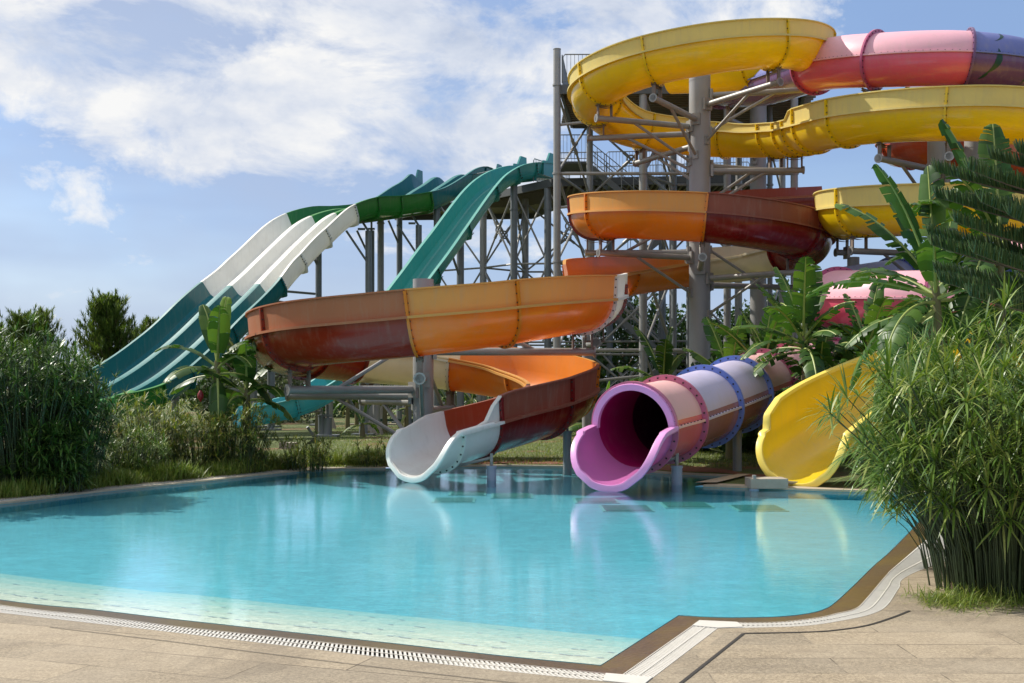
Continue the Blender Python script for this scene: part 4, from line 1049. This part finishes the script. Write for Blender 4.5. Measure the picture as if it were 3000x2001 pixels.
def papyrus(loc, n, rad, hgt, label, mat, seed, L=0.30, W=0.016, leaves=18, spread=0.9, low=0.35, lean=(0, 0), group='papyrus clumps', cat='plant', stalkr=0.007, mid=0.5):
    rn = random.Random(seed); x0, y0 = loc
    t = thing('papyrus_plant', (x0, y0, 0), label, cat, group)
    mb = MB(); ms_ = MB()
    for i in range(n):
        a = rn.uniform(0, 2*math.pi); rr = rad*math.sqrt(rn.random())
        b_ = Vector((x0+rr*math.cos(a)*0.75, y0+rr*math.sin(a)*0.75, 0.0))
        out = Vector((math.cos(a)*rr/rad*spread+lean[0]+rn.gauss(0, 0.12), math.sin(a)*rr/rad*spread+lean[1]+rn.gauss(0, 0.12), 0))
        h = hgt*(1-0.30*(rr/rad)**2)*rn.uniform(low, 1.0)**mid
        h *= 0.92+0.16*rn.random()
        q = [b_+out*(h*0.42*s*s)+Vector((0, 0, h*s*(1-0.08*s))) for s in (0, 0.35, 0.7, 1.0)]
        ms_.path(q, [stalkr*1.3, stalkr*1.1, stalkr*0.9, stalkr*0.7], 4, 0, False)
        ax = (q[3]-q[2]).normalized()
        umbel(mb, q[3], ax, leaves, L*rn.uniform(0.75, 1.2), W, rn)
    mb.build('leaves', M[mat], t, 0); ms_.build('stalks', M['stalk'], t, 0)
    return t
# right hand papyrus, close to the camera
papyrus((4.08, 9.75), 340, 0.80, 2.2, 'papyrus clump nearest the paving, dark stems at the grate corner', 'papyrus', 3, 0.32, 0.0165, 21, 1.15, 0.18, (-0.12, 0), stalkr=0.006)
papyrus((4.85, 10.9), 320, 0.95, 2.6, 'tallest papyrus clump at the right border, behind the nearest one', 'papyrus', 4, 0.32, 0.0165, 20, 0.8, 0.30, (-0.05, 0), stalkr=0.006)
papyrus((5.0, 9.7), 210, 0.7, 2.25, 'papyrus clump cut by the right edge of the photo', 'papyrus', 5, 0.32, 0.0165, 20, 0.6, 0.3, stalkr=0.006)
papyrus((4.1, 10.7), 90, 0.45, 1.65, 'thin arching papyrus stems leaning left over the pool in front of the yellow mouth', 'papyrus', 6, 0.30, 0.017, 18, 0.9, 0.2, (-0.7, 0.0), stalkr=0.005)
# left bank thicket
lb = [((-7.95, 19.1), 430, 1.0, 2.95, 'biggest dark papyrus thicket at the far left of the bank'), ((-9.0, 18.3), 330, 1.0, 2.8, 'dark papyrus thicket cut by the left edge of the photo'),
      ((-7.55, 19.9), 380, 0.75, 2.35, 'dark papyrus thicket right of the biggest one, beside the racing slide end'), ((-9.2, 21.5), 220, 1.2, 3.3, 'papyrus thicket behind the left bank, showing only its top'),
      ((-7.35, 18.9), 220, 0.6, 1.2, 'low dark papyrus at the foot of the left thicket')]
for k, (l, n, r_, h, lab) in enumerate(lb): papyrus(l, n, r_, h, lab, 'papyrus_dark', 20+k, 0.27, 0.026, 16, 0.45, 0.10, (0, 0), 'papyrus thickets on the left bank', 'plant', 0.007, 0.9)
sm = [((-7.1, 23.0), 230, 0.85, 1.70, 'yellowish papyrus clump left of the banana plant by the pool'), ((-6.1, 23.0), 180, 0.7, 1.45, 'yellowish papyrus clump in front of the left banana plant'),
      ((-5.45, 23.3), 260, 0.72, 1.55, 'dry tipped papyrus clump right of the left banana plant, before the blue slide end'), ((-7.7, 24.9), 170, 0.9, 1.8, 'papyrus clump behind the yellowish one at the foot of the racing slide'),
      ((-4.2, 24.0), 90, 0.55, 0.85, 'small sparse papyrus near the concrete slab'), ((-2.95, 24.9), 30, 0.35, 0.65, 'smallest sparse papyrus sprouts on the lawn left of the white mouth'), ((-6.9, 21.4), 120, 0.6, 1.0, 'low papyrus clump between the left thicket and the grass bank')]
for k, (l, n, r_, h, lab) in enumerate(sm): papyrus(l, n, r_, h, lab, 'papyrus_dry' if k not in (3, 6) else 'papyrus', 40+k, 0.19, 0.019, 14, 0.7, 0.22, (0, 0), 'small papyrus clumps on the bank', 'plant', 0.005, 1.1)

def banana_leaf(rn, start, d, L, W, curve, mat, parent, torn=0.5):
    """leaf with petiole, arched midrib and torn half blades"""
    mb = MB(); n = 30; d = Vector(d).normalized(); p = Vector(start); pts = [p.copy()]; ds = [d.copy()]
    for i in range(n):
        s = i/n; d = (d+Vector((0, 0, -curve/n*(0.4+1.6*s)))).normalized(); p = p+d*L/n; pts.append(p.copy()); ds.append(d.copy())
    mb.path(pts, [0.030*(1-0.8*i/n)+0.004 for i in range(n+1)], 6, 1, False)
    p0 = int(n*0.17)
    horiz = Vector((d.x, d.y, 0)); 
    sd0 = ds[0].cross(Vector((0, 0, 1)))
    if sd0.length < 0.15: sd0 = Vector((rn.uniform(-1, 1), rn.uniform(-1, 1), 0))
    sd0.normalize()
    for sg in (-1, 1):
        lift = rn.uniform(-0.1, 0.5); jit = 0; prev = None
        for i in range(p0, n):
            s0 = (i-p0)/(n-p0); s1 = (i+1-p0)/(n-p0)
            wf = lambda s: W*0.5*(math.sin(math.pi*min(1, 0.10+0.84*s))**0.55)*(1 if s < 0.97 else 0.4)
            if rn.random() < torn: jit = rn.uniform(-0.30, 0.18); br = True; cutf = rn.uniform(0.86, 1.04)
            else: br = False; cutf = 1.0 if i == p0 else cutf
            def edge(k, s, off):
                dd = ds[k]; sd = (sd0-dd*sd0.dot(dd)).normalized(); up = sd.cross(dd).normalized()
                if up.z < 0: up = -up
                out = sd*sg; ang = lift+jit+off
                o = out*math.cos(ang)+up*math.sin(ang); o2 = out*math.cos(ang-0.7)+up*math.sin(ang-0.7)
                w_ = wf(s)*cutf; sweep = dd*w_*0.28
                a = pts[k]; b_ = a+o*w_*0.5+sweep*0.5; c = b_+o2*w_*0.5+sweep*0.5
                return a, b_, c
            e0 = edge(i, s0, 0.0) if (br or prev is None) else prev
            e1 = edge(i+1, s1, rn.uniform(-0.03, 0.03))
            if br and rn.random() < 0.5: e0 = (e0[0], e0[1].lerp(e1[1], 0.15), e0[2].lerp(e1[2], 0.35))
            k0 = len(mb.v)
            if br or prev is None:
                mb.v += [e0[0], e0[1], e0[2]]; kk = k0; base = k0+3
            else: kk = last; base = k0
            mb.v += [e1[0], e1[1], e1[2]]
            mb.f += [(kk, kk+1, base+1, base), (kk+1, kk+2, base+2, base+1)]; mb.m += [0, 0]
            last = base; prev = e1
    return mb.build('leaf', [M[mat], M['petiole']], parent, 60)
def banana(loc, h, nl, L, W, label, seed, lean=(0, 0), torn=0.5, light=0, flower=False, group='banana plants', elmin=0.35, dry=0, azs=None, r0=0.10, mat='banana'):
    rn = random.Random(seed); x0, y0 = loc
    t = thing('banana_plant', (x0, y0, 0), label, 'banana plant', group)
    mb = MB(); pts = [Vector((x0+lean[0]*s*s*h, y0+lean[1]*s*s*h, h*s)) for s in (0, 0.25, 0.5, 0.75, 1.0)]
    mb.path(pts, [r0*1.25, r0*1.1, r0*0.95, r0*0.8, r0*0.55], 12); mb.build('stem', M['trunk'], t, 60)
    top = pts[-1]
    for k in range(nl):
        a = k*2.4+rn.uniform(-0.3, 0.3) if azs is None else R(azs[k % len(azs)])+rn.uniform(-0.12, 0.12)
        f = k/max(1, nl-1); el = 1.45-(1.45-elmin)*f**0.8
        d = Vector((math.cos(a)*math.cos(el), math.sin(a)*math.cos(el), math.sin(el)))
        banana_leaf(rn, top-Vector((0, 0, 0.35*f*min(1, h/2))), d, L*rn.uniform(0.8, 1.1), W*rn.uniform(1.0, 1.3), rn.uniform(0.6, 1.5)*(0.45+f), 'banana_light' if k < light else mat, t, torn*0.85)
    for k in range(dry):
        a = rn.uniform(0, 6.28); banana_leaf(rn, top-Vector((0, 0, 0.45)), Vector((math.cos(a), math.sin(a), -0.2)), L*0.6, W*0.35, 3.0, 'dryleaf', t, 0.8)
    if flower:
        mb = MB(); q = top+Vector((-0.25, -0.35, -0.75)); mb.path([q+Vector((0, 0, 0.14)), q+Vector((0, 0, 0.07)), q, q-Vector((0, 0, 0.09))], [0.02, 0.06, 0.065, 0.01], 8)
        mb.build('flower_bud', simple('banana_flower', (0.30, 0.02, 0.03), 0.4, 9, 0.2), t, 60)
    return t
banana((-6.05, 24.0), 2.25, 11, 1.35, 0.42, 'banana plant with a bright young upright leaf, left of the front orange loop', 61, (0.02, 0), 0.25, 1, True, elmin=-0.1)
banana((-5.45, 24.2), 1.7, 10, 1.3, 0.42, 'lower banana plant right of the one with the bright leaf', 62, (0, 0), 0.3, 0, elmin=0.0)
Y1 = 24.0
banana((P(2365, 0, Y1).x, Y1), 2.75, 19, 1.65, 0.46, 'broad banana plant in front of the thick tallest column and dark red loop', 63, (-0.03, 0), 0.55, 0, elmin=-0.1, dry=2)
banana((P(2540, 0, 24.5).x, 24.5), 2.45, 16, 1.5, 0.46, 'banana plant in front of the pink tube bend, right of the broad one', 64, (0, 0), 0.55, 0, elmin=-0.3, dry=2)
banana((P(2140, 0, 27.5).x, 27.5), 1.9, 16, 1.7, 0.52, 'shaded banana plant just right of the tallest column base', 65, (0, 0), 0.5, 0, elmin=-0.3, dry=2)
banana((P(2270, 0, 29).x, 29), 1.9, 15, 1.8, 0.52, 'shaded banana plant behind the broad one, near the blue tube rings', 66, (0, 0), 0.45, 0, elmin=-0.3, dry=1)
banana((P(2640, 0, 26).x, 26), 1.9, 15, 1.8, 0.5, 'low banana plant right of the yellow mouth behind the papyrus', 67, (0, 0), 0.5, 0, elmin=-0.3)
banana((P(2460, 0, 27.5).x, 27.5), 1.2, 11, 1.7, 0.5, 'low dark banana plant right behind the far end of the pink tube', 68, (0, 0), 0.4, 0, elmin=-0.2)
banana((P(1950, 0, 31).x, 31), 1.9, 10, 1.7, 0.42, 'banana plant left of the tallest column, before the steel stairs', 69, (-0.03, 0), 0.55, 0, elmin=0.0, dry=2)
banana((P(1880, 0, 27).x, 27), 0.9, 10, 1.2, 0.38, 'young banana plant behind the top of the purple tube mouth', 70, (0, 0), 0.45, 2, elmin=0.3)
banana((P(1760, 0, 30).x, 30), 0.6, 8, 1.3, 0.36, 'small banana plant in the gap between orange flume and purple mouth', 71, (0, 0), 0.45, 1, elmin=0.1)
banana((P(2440, 0, 22.8).x, 23.8), 1.75, 13, 1.3, 0.42, 'upright banana plant between the broad one and the pink tube bend', 77, (0, 0), 0.6, 0, elmin=0.2)
banana((P(2235, 0, 26.5).x, 26.5), 2.2, 14, 1.6, 0.46, 'banana plant beside the blue rings, left of the broad one', 78, (0, 0), 0.6, 0, elmin=0.1)
banana((P(2640, 0, 23).x, 24.5), 1.9, 14, 1.5, 0.46, 'banana plant before the right half of the pink tube bend', 79, (0, 0), 0.6, 0, elmin=0.1)
# big banana group at the right, taller and nearer
banana((P(2760, 0, 17.5).x, 17.5), 3.2, 14, 1.9, 0.46, 'tall banana plant with hanging torn leaves at right, left of the araucaria', 72, (-0.03, 0), 0.65, 0, elmin=-0.5, dry=2, azs=(100, 200, 150, 60, 250, 120, 180, 300, 20, 220, 90, 170))
banana((P(2935, 0, 18).x, 18), 4.0, 16, 1.9, 0.5, 'tallest banana plant at the right border, its leaves before the upper yellow flume', 73, (-0.01, 0), 0.65, 0, elmin=-0.4, dry=1, azs=(90, 170, 60, 220, 130, 200, 20, 280, 100, 150, 240, 40))
banana((P(2770, 0, 20).x, 20), 3.2, 14, 2.0, 0.48, 'banana plant behind the tall pair, leaning over the lower yellow loop', 74, (-0.02, 0), 0.65, 0, elmin=-0.4, dry=2)
banana((P(3020, 0, 19).x, 19), 3.3, 10, 2.1, 0.55, 'banana plant cut by the right edge of the photo', 75, (0, 0), 0.6, 0, elmin=-0.3)
banana((P(2860, 0, 21.5).x, 21.5), 1.9, 11, 2.0, 0.55, 'lower banana plant filling the gap under the tall pair', 76, (0, 0), 0.5, 0, elmin=-0.2)
for k, (u, D, h, r_, lab) in enumerate([(2130, 31, 2.3, 1.5, 'low dark bush at the foot of the tallest column'), (2290, 32, 2.6, 1.6, 'low dark bush behind the far rings of the pink tube'), (2450, 30.5, 2.5, 1.5, 'low dark bush under the pink tube bend'), (2650, 29, 2.6, 1.7, 'low dark bush behind the upper end of the yellow mouth flume')]):
    UND.append((u, D, h, r_, lab))
# araucaria branches from a trunk beyond the right edge
ar = thing('araucaria_tree', (P(3190, 0, 13.5).x, 13.5, 0), 'dark araucaria with flat comb-like branches reaching in from the right', 'tree')
ax_, ay_ = P(3190, 0, 13.5).x, 13.5
mb = MB(); mb.path([Vector((ax_, ay_, 0)), Vector((ax_, ay_, 3)), Vector((ax_, ay_, 7))], [0.16, 0.12, 0.05], 12); mb.build('trunk', M['bark'], ar, 60)
rn = random.Random(5)
def comb_branch(z, az_, L, up):
    mb = MB(); a = R(az_); d = Vector((math.cos(a), math.sin(a), up)).normalized(); p = Vector((ax_, ay_, z)); n = 16; pts = [p.copy()]; 
    for i in range(n):
        d = (d+Vector((0, 0, 0.22/n))).normalized(); p = p+d*L/n; pts.append(p.copy())
    mb.path(pts, [0.022*(1-0.8*i/n) for i in range(n+1)], 6, 1, False)
    s = Vector((-math.sin(a), math.cos(a), 0))
    m_ = int(L*60)
    for k in range(m_):
        f = 0.12+0.88*k/m_; i = min(n-1, int(f*n)); q = pts[i].lerp(pts[i+1], f*n-i)
        for sg in (-1, 1):
            l = (0.22*(1-0.45*f)+0.04)*rn.uniform(0.8, 1.1)
            e = Vector((math.cos(a)*0.3, math.sin(a)*0.3, 0))+s*sg*rn.uniform(0.1, 0.7)+Vector((0, 0, rn.uniform(0.7, 1.0)))
            e.normalize(); q2 = q+e*l*0.5; q3 = q2+(e+Vector((0, 0, 0.5))).normalized()*l*0.5
            mb.path([q, q2, q3], [0.009, 0.0085, 0.004], 4, 0, False)
    mb.build('branch', [M['norfolk'], M['bark']], ar, 0)
for z, a0, L, up in ((3.82, 172, 1.75, .12), (3.78, 192, 1.6, .12), (3.62, 158, 1.7, .10), (3.48, 178, 1.65, .12), (3.42, 196, 1.5, .12), (3.2, 185, 1.65, .12), (3.12, 168, 1.8, .10), (2.92, 178, 1.85, .12), (2.86, 196, 1.6, .10), (2.75, 160, 1.7, .08), (4.1, 165, 1.1, .15), (4.1, 195, 1.0, .15), (3.3, 205, 1.3, .12), (2.6, 175, 1.7, .08), (2.45, 188, 1.5, .08)):
    comb_branch(z, a0, L, up)

# trees
def leaf_cluster(mb, c, r_, n, size, rn, m=0):
    for k in range(n):
        d = Vector((rn.gauss(0, 1), rn.gauss(0, 1), rn.gauss(0, 0.8))); d = d.normalized()*r_*rn.random()**0.4
        q = c+d; a = Vector((rn.gauss(0, 1), rn.gauss(0, 1), rn.gauss(0, 0.6)+0.4)).normalized(); u = a.orthogonal().normalized()
        th = rn.uniform(0, 6.28); u = (Matrix.Rotation(th, 3, a)@u); v = a.cross(u); s = size*rn.uniform(0.6, 1.2)
        mb.quad(q-u*s*0.5, q+v*s*0.28, q+u*s*0.5, q-v*s*0.28, m)
def broad_tree(loc, h, rad, nclump, per, size, label, mat, seed, trunk=0.15, group='trees behind the slides', low=0.25, name='leafy_tree', cat='tree', squash=1.0):
    rn = random.Random(seed); x0, y0 = loc; t = thing(name, (x0, y0, 0), label, cat, group)
    mb = MB(); tk = MB(); top = Vector((x0, y0, h*0.62)); tk.path([Vector((x0, y0, 0)), Vector((x0+rn.uniform(-.1, .1), y0, h*0.35)), top], [trunk, trunk*0.8, trunk*0.4], 10)
    for k in range(nclump):
        z = h*(low+(1-low)*rn.random()**0.8); f = (z/h-low)/(1-low); rr = rad*math.sqrt(max(0.05, 1-(2*f-0.9)**2*0.8))*rn.random()**0.4
        a = rn.uniform(0, 6.28); c = Vector((x0+rr*math.cos(a), y0+rr*math.sin(a)*squash, z-rad*0.12*rn.random()))
        if k % 3 == 0: tk.path([Vector((x0, y0, min(z*0.7, h*0.6))), (Vector((x0, y0, z*0.8))+c)/2, c], [trunk*0.35, trunk*0.2, 0.01], 5, 0, False)
        leaf_cluster(mb, c, rad*rn.uniform(0.16, 0.30), per, size, rn)
    mb.build('crown', M[mat], t, 0); tk.build('trunk', M['bark'], t, 60); return t
def pine(loc, h, rad, label, seed, lowf=0.15, dens=1.0):
    rn = random.Random(seed); x0, y0 = loc; t = thing('pine_tree', (x0, y0, 0), label, 'tree', 'pines at the far left')
    mb = MB(); tk = MB(); pts = [Vector((x0+0.15*math.sin(s*4+seed), y0, h*s)) for s in (0, 0.3, 0.6, 0.85, 0.98)]
    tk.path(pts, [0.22, 0.18, 0.12, 0.06, 0.02], 10)
    nb = int(60*dens)
    for k in range(nb):
        f = lowf+(1-lowf)*(k/nb); z = h*f; a = k*2.4+rn.uniform(-.4, .4); L = rad*(1.12-f**1.6*0.85)*rn.uniform(0.55, 1.1)
        d = Vector((math.cos(a), math.sin(a), 0.25+0.7*f)).normalized(); b_ = Vector((x0+0.15*math.sin(f*4+seed), y0, z)); q = [b_+d*L*s+Vector((0, 0, 0.25*L*s*s)) for s in (0, 0.4, 0.75, 1)]
        tk.path(q, [0.05*(1.1-f), 0.035*(1.1-f), 0.02*(1.1-f)+0.003, 0.006], 5, 0, False)
        for j in range(int(11*dens)+3):
            s = rn.uniform(0.3, 1.0); c = b_+d*L*s+Vector((0, 0, 0.25*L*s*s)); c += Vector((rn.gauss(0, .14), rn.gauss(0, .14), rn.gauss(0.08, .12)))
            ax = (d+Vector((rn.gauss(0, .4), rn.gauss(0, .4), 0.8+rn.random()*.5))).normalized()
            for m_ in range(22):
                v = (ax*1.3+Vector((rn.gauss(0, .55), rn.gauss(0, .55), rn.gauss(0, .55)))).normalized()
                blade(mb, c+ax*rn.uniform(-.12, .2), v, rn.uniform(.18, .32), 0.036, 0.05, 2)
    mb.build('crown', M['needle'], t, 0); tk.build('trunk', M['bark'], t, 60)
pine((P(325, 0, 46).x, 46), 4.7, 1.7, 'tall pointed pine rising left of the racing slide', 1, 0.15, 1.25)
pine((P(100, 0, 50).x, 50), 4.1, 2.5, 'broad low pine behind the left thicket', 2, 0.2, 1.2)
pine((P(440, 0, 52).x, 52), 4.1, 1.7, 'small pine half hidden behind the racing slide', 3, 0.15, 1.0)
pine((P(-60, 0, 54).x, 54), 4.0, 2.4, 'pine cut by the left edge behind the thicket', 4, 0.2, 1.0)
broad_tree((P(620, 0, 44).x-3.6, 62), 3.2, 2.6, 60, 60, 0.30, 'low leafy tree in the gap under the racing slide', 'leafy', 31)
broad_tree((P(800, 0, 56).x, 56), 3.6, 2.2, 70, 60, 0.20, 'grey green olive bush beneath the left end of the orange loop', 'olive', 32, 0.12, low=0.05)
broad_tree((P(690, 0, 60).x, 60), 4.4, 2.0, 60, 60, 0.22, 'grey green olive tree behind the banana plant', 'olive', 33, 0.12, low=0.05)
hedge_l = [('left of the grey column behind the orange loop', 940, 66, 1.9, 2.6, 'leafy'), ('far left end of the row beyond the lawn', 1040, 68, 1.9, 2.6, 'leafy'), ('seen under the orange loop beyond the lawn', 1190, 70, 1.8, 2.6, 'leafy'),
           ('right of the front column beyond the lawn', 1330, 68, 2.0, 2.6, 'olive'), ('below the orange far curve beyond the lawn', 1440, 66, 1.9, 2.4, 'leafy'), ('half hidden by the red curve beyond the lawn', 1560, 66, 1.9, 2.6, 'olive')]
for k, (lab, u, D, h, r_, mt) in enumerate(hedge_l):
    broad_tree((P(u, 0, D).x, D), h, r_, 46, 50, 0.24, 'round shrub ' + lab, mt, 80+k, 0.08, 'shrubs beyond the lawn', 0.02, 'round_shrub', 'shrub')
bt = [('dark leafy tree behind the stairs of the tower', 1830, 56, 5.8, 3.6), ('dark leafy tree at the left foot of the tower', 1690, 60, 3.6, 3.2), ('dark leafy tree behind the tallest column', 2010, 58, 5.2, 3.6), ('dark leafy tree right of the tallest column', 2160, 57, 5.2, 3.3),
      ('dark leafy tree behind the broad banana plant', 2330, 56, 6.2, 3.8), ('dark leafy tree behind the pink tube bend', 2460, 52, 6.0, 3.4), ('dark leafy tree behind the right banana plants', 2640, 50, 5.6, 3.8), ('dark leafy tree at the far right behind the banana plants', 2850, 48, 6.0, 4.0)]
for k, (lab, u, D, h, r_) in enumerate(bt): broad_tree((P(u, 0, D).x, D), h, r_, 110, 70, 0.26, lab, 'leafy', 100+k, 0.16, 'dark trees behind the tower', 0.0)

for k, (u, D, h, r_, lab) in enumerate(UND): broad_tree((P(u, 0, D).x, D), h, r_, 70, 60, 0.22, lab, 'leafy', 140+k, 0.08, 'low bushes among the banana plants', 0.02, 'leafy_bush', 'shrub')
# young banana stems on the lawn
yb = [(1018, 47, 'dry leafed young banana stem nearest the teal slide post'), (1045, 52, 'thin young banana stem second from the teal slide'), (1105, 50, 'young banana stem left of the front column'), (1128, 43, 'stout young banana stem with hanging dead leaf left of the front column'), (1190, 42, 'dark young banana stem close to the left side of the front column'),
      (1305, 52, 'young banana stem with white dead leaf just right of the front column'), (1335, 58, 'thin young banana stem between two grey posts on the lawn'), (1385, 50, 'young banana stem before the round olive shrub'), (1425, 60, 'far thin young banana stem near the red curve'), (1062, 40, 'small low banana sprout on the lawn'), (930, 44, 'short young banana stem beside the stub post')]
for k, (u, D, lab) in enumerate(yb):
    banana((P(u, 0, D).x, D), rnd.uniform(1.1, 1.7) if k != 9 else 0.5, 5, rnd.uniform(0.7, 1.0), 0.24, lab, 200+k, (rnd.uniform(-.04, .04), 0), 0.4, 0, group='young banana stems on the lawn', elmin=0.0, dry=2, r0=0.085)
# pipes of the slide structure standing on the lawn
for k, (u, D, top, rad, lab) in enumerate([(735, 47, 4.6, 0.13, 'grey steel post under the racing slide, left of the orange loop'), (965, 48, 3.4, 0.15, 'grey steel post with flared foot under the teal slide'), (1092, 45, 3.4, 0.13, 'grey steel post on the lawn left of the front column'), (1103, 42, 3.2, 0.13, 'darker grey steel post with clay foot left of the front column'), (1325, 52, 3.6, 0.14, 'pale steel post on the lawn right of the front column'), (1405, 50, 3.5, 0.13, 'steel post above the red curve on the lawn')]):
    p = P(u, 0, D); t = thing('steel_post', (p.x, p.y, 0), lab, 'post', 'steel posts on the lawn')
    mb = MB(); mb.path([Vector((p.x, p.y, 0)), Vector((p.x, p.y, top))], rad, 14); mb.build('post', M['steel'], t, 40)
    mb = MB(); mb.path([Vector((p.x, p.y, 0)), Vector((p.x, p.y, 0.5))], [rad*2.0, rad*1.02], 10); mb.build('foot', M['concrete'], t, 40)
# long low pale building far behind, green bench beam, concrete slabs
bd = thing('park_building', (P(1230, 0, 95).x, 95, 0), 'pale low building far behind the shrubs', 'building')
bxp = P(1230, 0, 95).x
mb = MB(); mb.box((bxp, 95, 1.4), 26, 5, 2.8); mb.build('wall', simple('pinkish_render', (0.42, 0.36, 0.35), 0.9, 2, 0.15), bd, 0)
mb = MB(); mb.box((bxp, 95, 2.9), 27, 6, 0.22); mb.build('roof', M['concrete'], bd, 0)
for k in range(7):
    mb = MB(); x = bxp-11+k*3.6; mb.box((x, 92.47, 1.5), 1.4, 0.08, 1.2); wn = mb.build('window', M['seam'], bd, 0)
    mb = MB(); mb.box((x, 92.42, 1.5), 1.2, 0.04, 1.0); mb.build('pane', simple('dark_pane', (0.03, 0.035, 0.04), 0.1, 3, 0.1), wn, 0)
p = P(1168, 0, 44); t = thing('low_bench', (p.x, p.y, 0), 'dark green low bench on the lawn behind the banana stems', 'bench')
M['grpaint'] = simple('dark_green_wood', (0.02, 0.07, 0.045), 0.6, 6, 0.3)
mb = MB(); mb.box((p.x, p.y, 0.48), 1.4, 0.4, 0.10); mb.build('seat', M['grpaint'], t, 0)
for s_ in (-1, 1): mb = MB(); mb.box((p.x+s_*0.55, p.y, 0.215), 0.1, 0.34, 0.43); mb.build('leg', M['grpaint'], t, 0)
for k, (u, v, sx_, sy_, lab) in enumerate([(845, 1305, 0.42, 0.5, 'small pale concrete cover slab in the grass by the papyrus'), (2245, 1414, 0.62, 0.5, 'concrete block beside the yellow flume mouth'), (1300, 1213, 2.4, 0.8, 'long pale slab on the lawn right of the front column'), (1130, 1240, 3.6, 0.5, 'long thin slab edge across the lawn by the banana stems')]):
    c = G(u, v, 0.1); mb = MB(); h = 0.16 if k < 2 else 0.06
    mb.box((c.x, c.y, h/2+0.02), sx_, sy_, h); o = mb.build('concrete_slab', M['concrete'], None, 0, loc=(c.x, c.y, 0)); tag(o, lab, 'slab', 'concrete slabs on the grass')
c = G(920, 1305, 0.1); mb = MB()
q = [c+Vector(v) for v in ((-0.25, 0, 0.02), (-0.02, 0, 0.20), (0.32, 0, 0.09), (0.0, 0.25, 0.06))]
q2 = [v+Vector((0, 0.05, -0.02)) for v in q]
mb.ngon([q[0], q[2], q[1]]); mb.ngon([q[1], q[2], q[3]]); mb.ngon([q[0], q[1], q[3]]); mb.ngon([q[0], q[3], q[2]])
tag(mb.build('black_flap', M['black'], None, 0, loc=(c.x, c.y, 0)), 'pointed black plastic flap lying in the grass beside the slab', 'plastic sheet')

# grass: long blades on the left bank, short turf near the rim
rn = random.Random(9); mb = MB()
def outside(p):
    n = len(hole2); c_ = False
    for i in range(n):
        a, b_ = hole2[i], hole2[(i+1) % n]
        if (a.y > p.y) != (b_.y > p.y) and p.x < (b_.x-a.x)*(p.y-a.y)/(b_.y-a.y)+a.x: c_ = not c_
    return not c_
cnt = 0
leftR = resample(left, 0.05)
for k in range(24000):
    q = leftR[int(rn.random()**1.0*(len(leftR)-1))]; d = 0.65+abs(rn.gauss(0, 1.0))
    p = Vector((q.x-0.25*d+rn.gauss(0, 0.1), q.y+d, 0.02))
    if not outside(p): continue
    cl = mnoise.noise(Vector((p.x*1.2, p.y*1.2, 0)))
    if cl < -0.25 and rn.random() < 0.7: continue
    h = rn.uniform(0.10, 0.34)*(1.0+cl)
    for j in range(2): blade(mb, p, (rn.gauss(0, 0.35), rn.gauss(0, 0.35), 1), h, 0.012, 0.7, 3)
for k in range(36000):                      # turf on the lawn that shows between the slides
    D = 24.6+ (rn.random()**1.6)*26; u = rn.uniform(950, 2250); p = P(u, 0, D); p.z = 0.02
    if not outside(p): continue
    if p.y < 26.2 and p.x > -1.5 and rn.random() < 0.75: continue
    blade(mb, p, (rn.gauss(0, 0.5), rn.gauss(0, 0.5), 1), rn.uniform(0.05, 0.11), 0.014, 0.6, 2)
for k in range(1500):                       # weeds at the foot of the right papyrus
    a = rn.uniform(0, 6.28); p = Vector((3.25+rn.random()**1.5*1.0, 9.12+rn.gauss(0, 0.18), 0.03)); p.x += rn.gauss(0, 0.08)
    blade(mb, p, (rn.gauss(0, 0.7), rn.gauss(0, 0.7), 0.8), rn.uniform(0.05, 0.22), 0.006, 0.9, 3)
for k in range(1600):
    p = Vector((rn.uniform(3.4, 5.6), rn.gauss(9.35, 0.22), 0.04))
    if p.x < 3.42+(p.y-9.4)*0.42: continue
    blade(mb, p, (rn.gauss(0, 1), rn.gauss(0, 1), 0.25), rn.uniform(0.05, 0.25), 0.006, 0.5, 3)
o = mb.build('grass', M['blade'], None, 0); tag(o, 'green and yellow grass growing on the banks and lawn', 'grass', None, 'stuff')
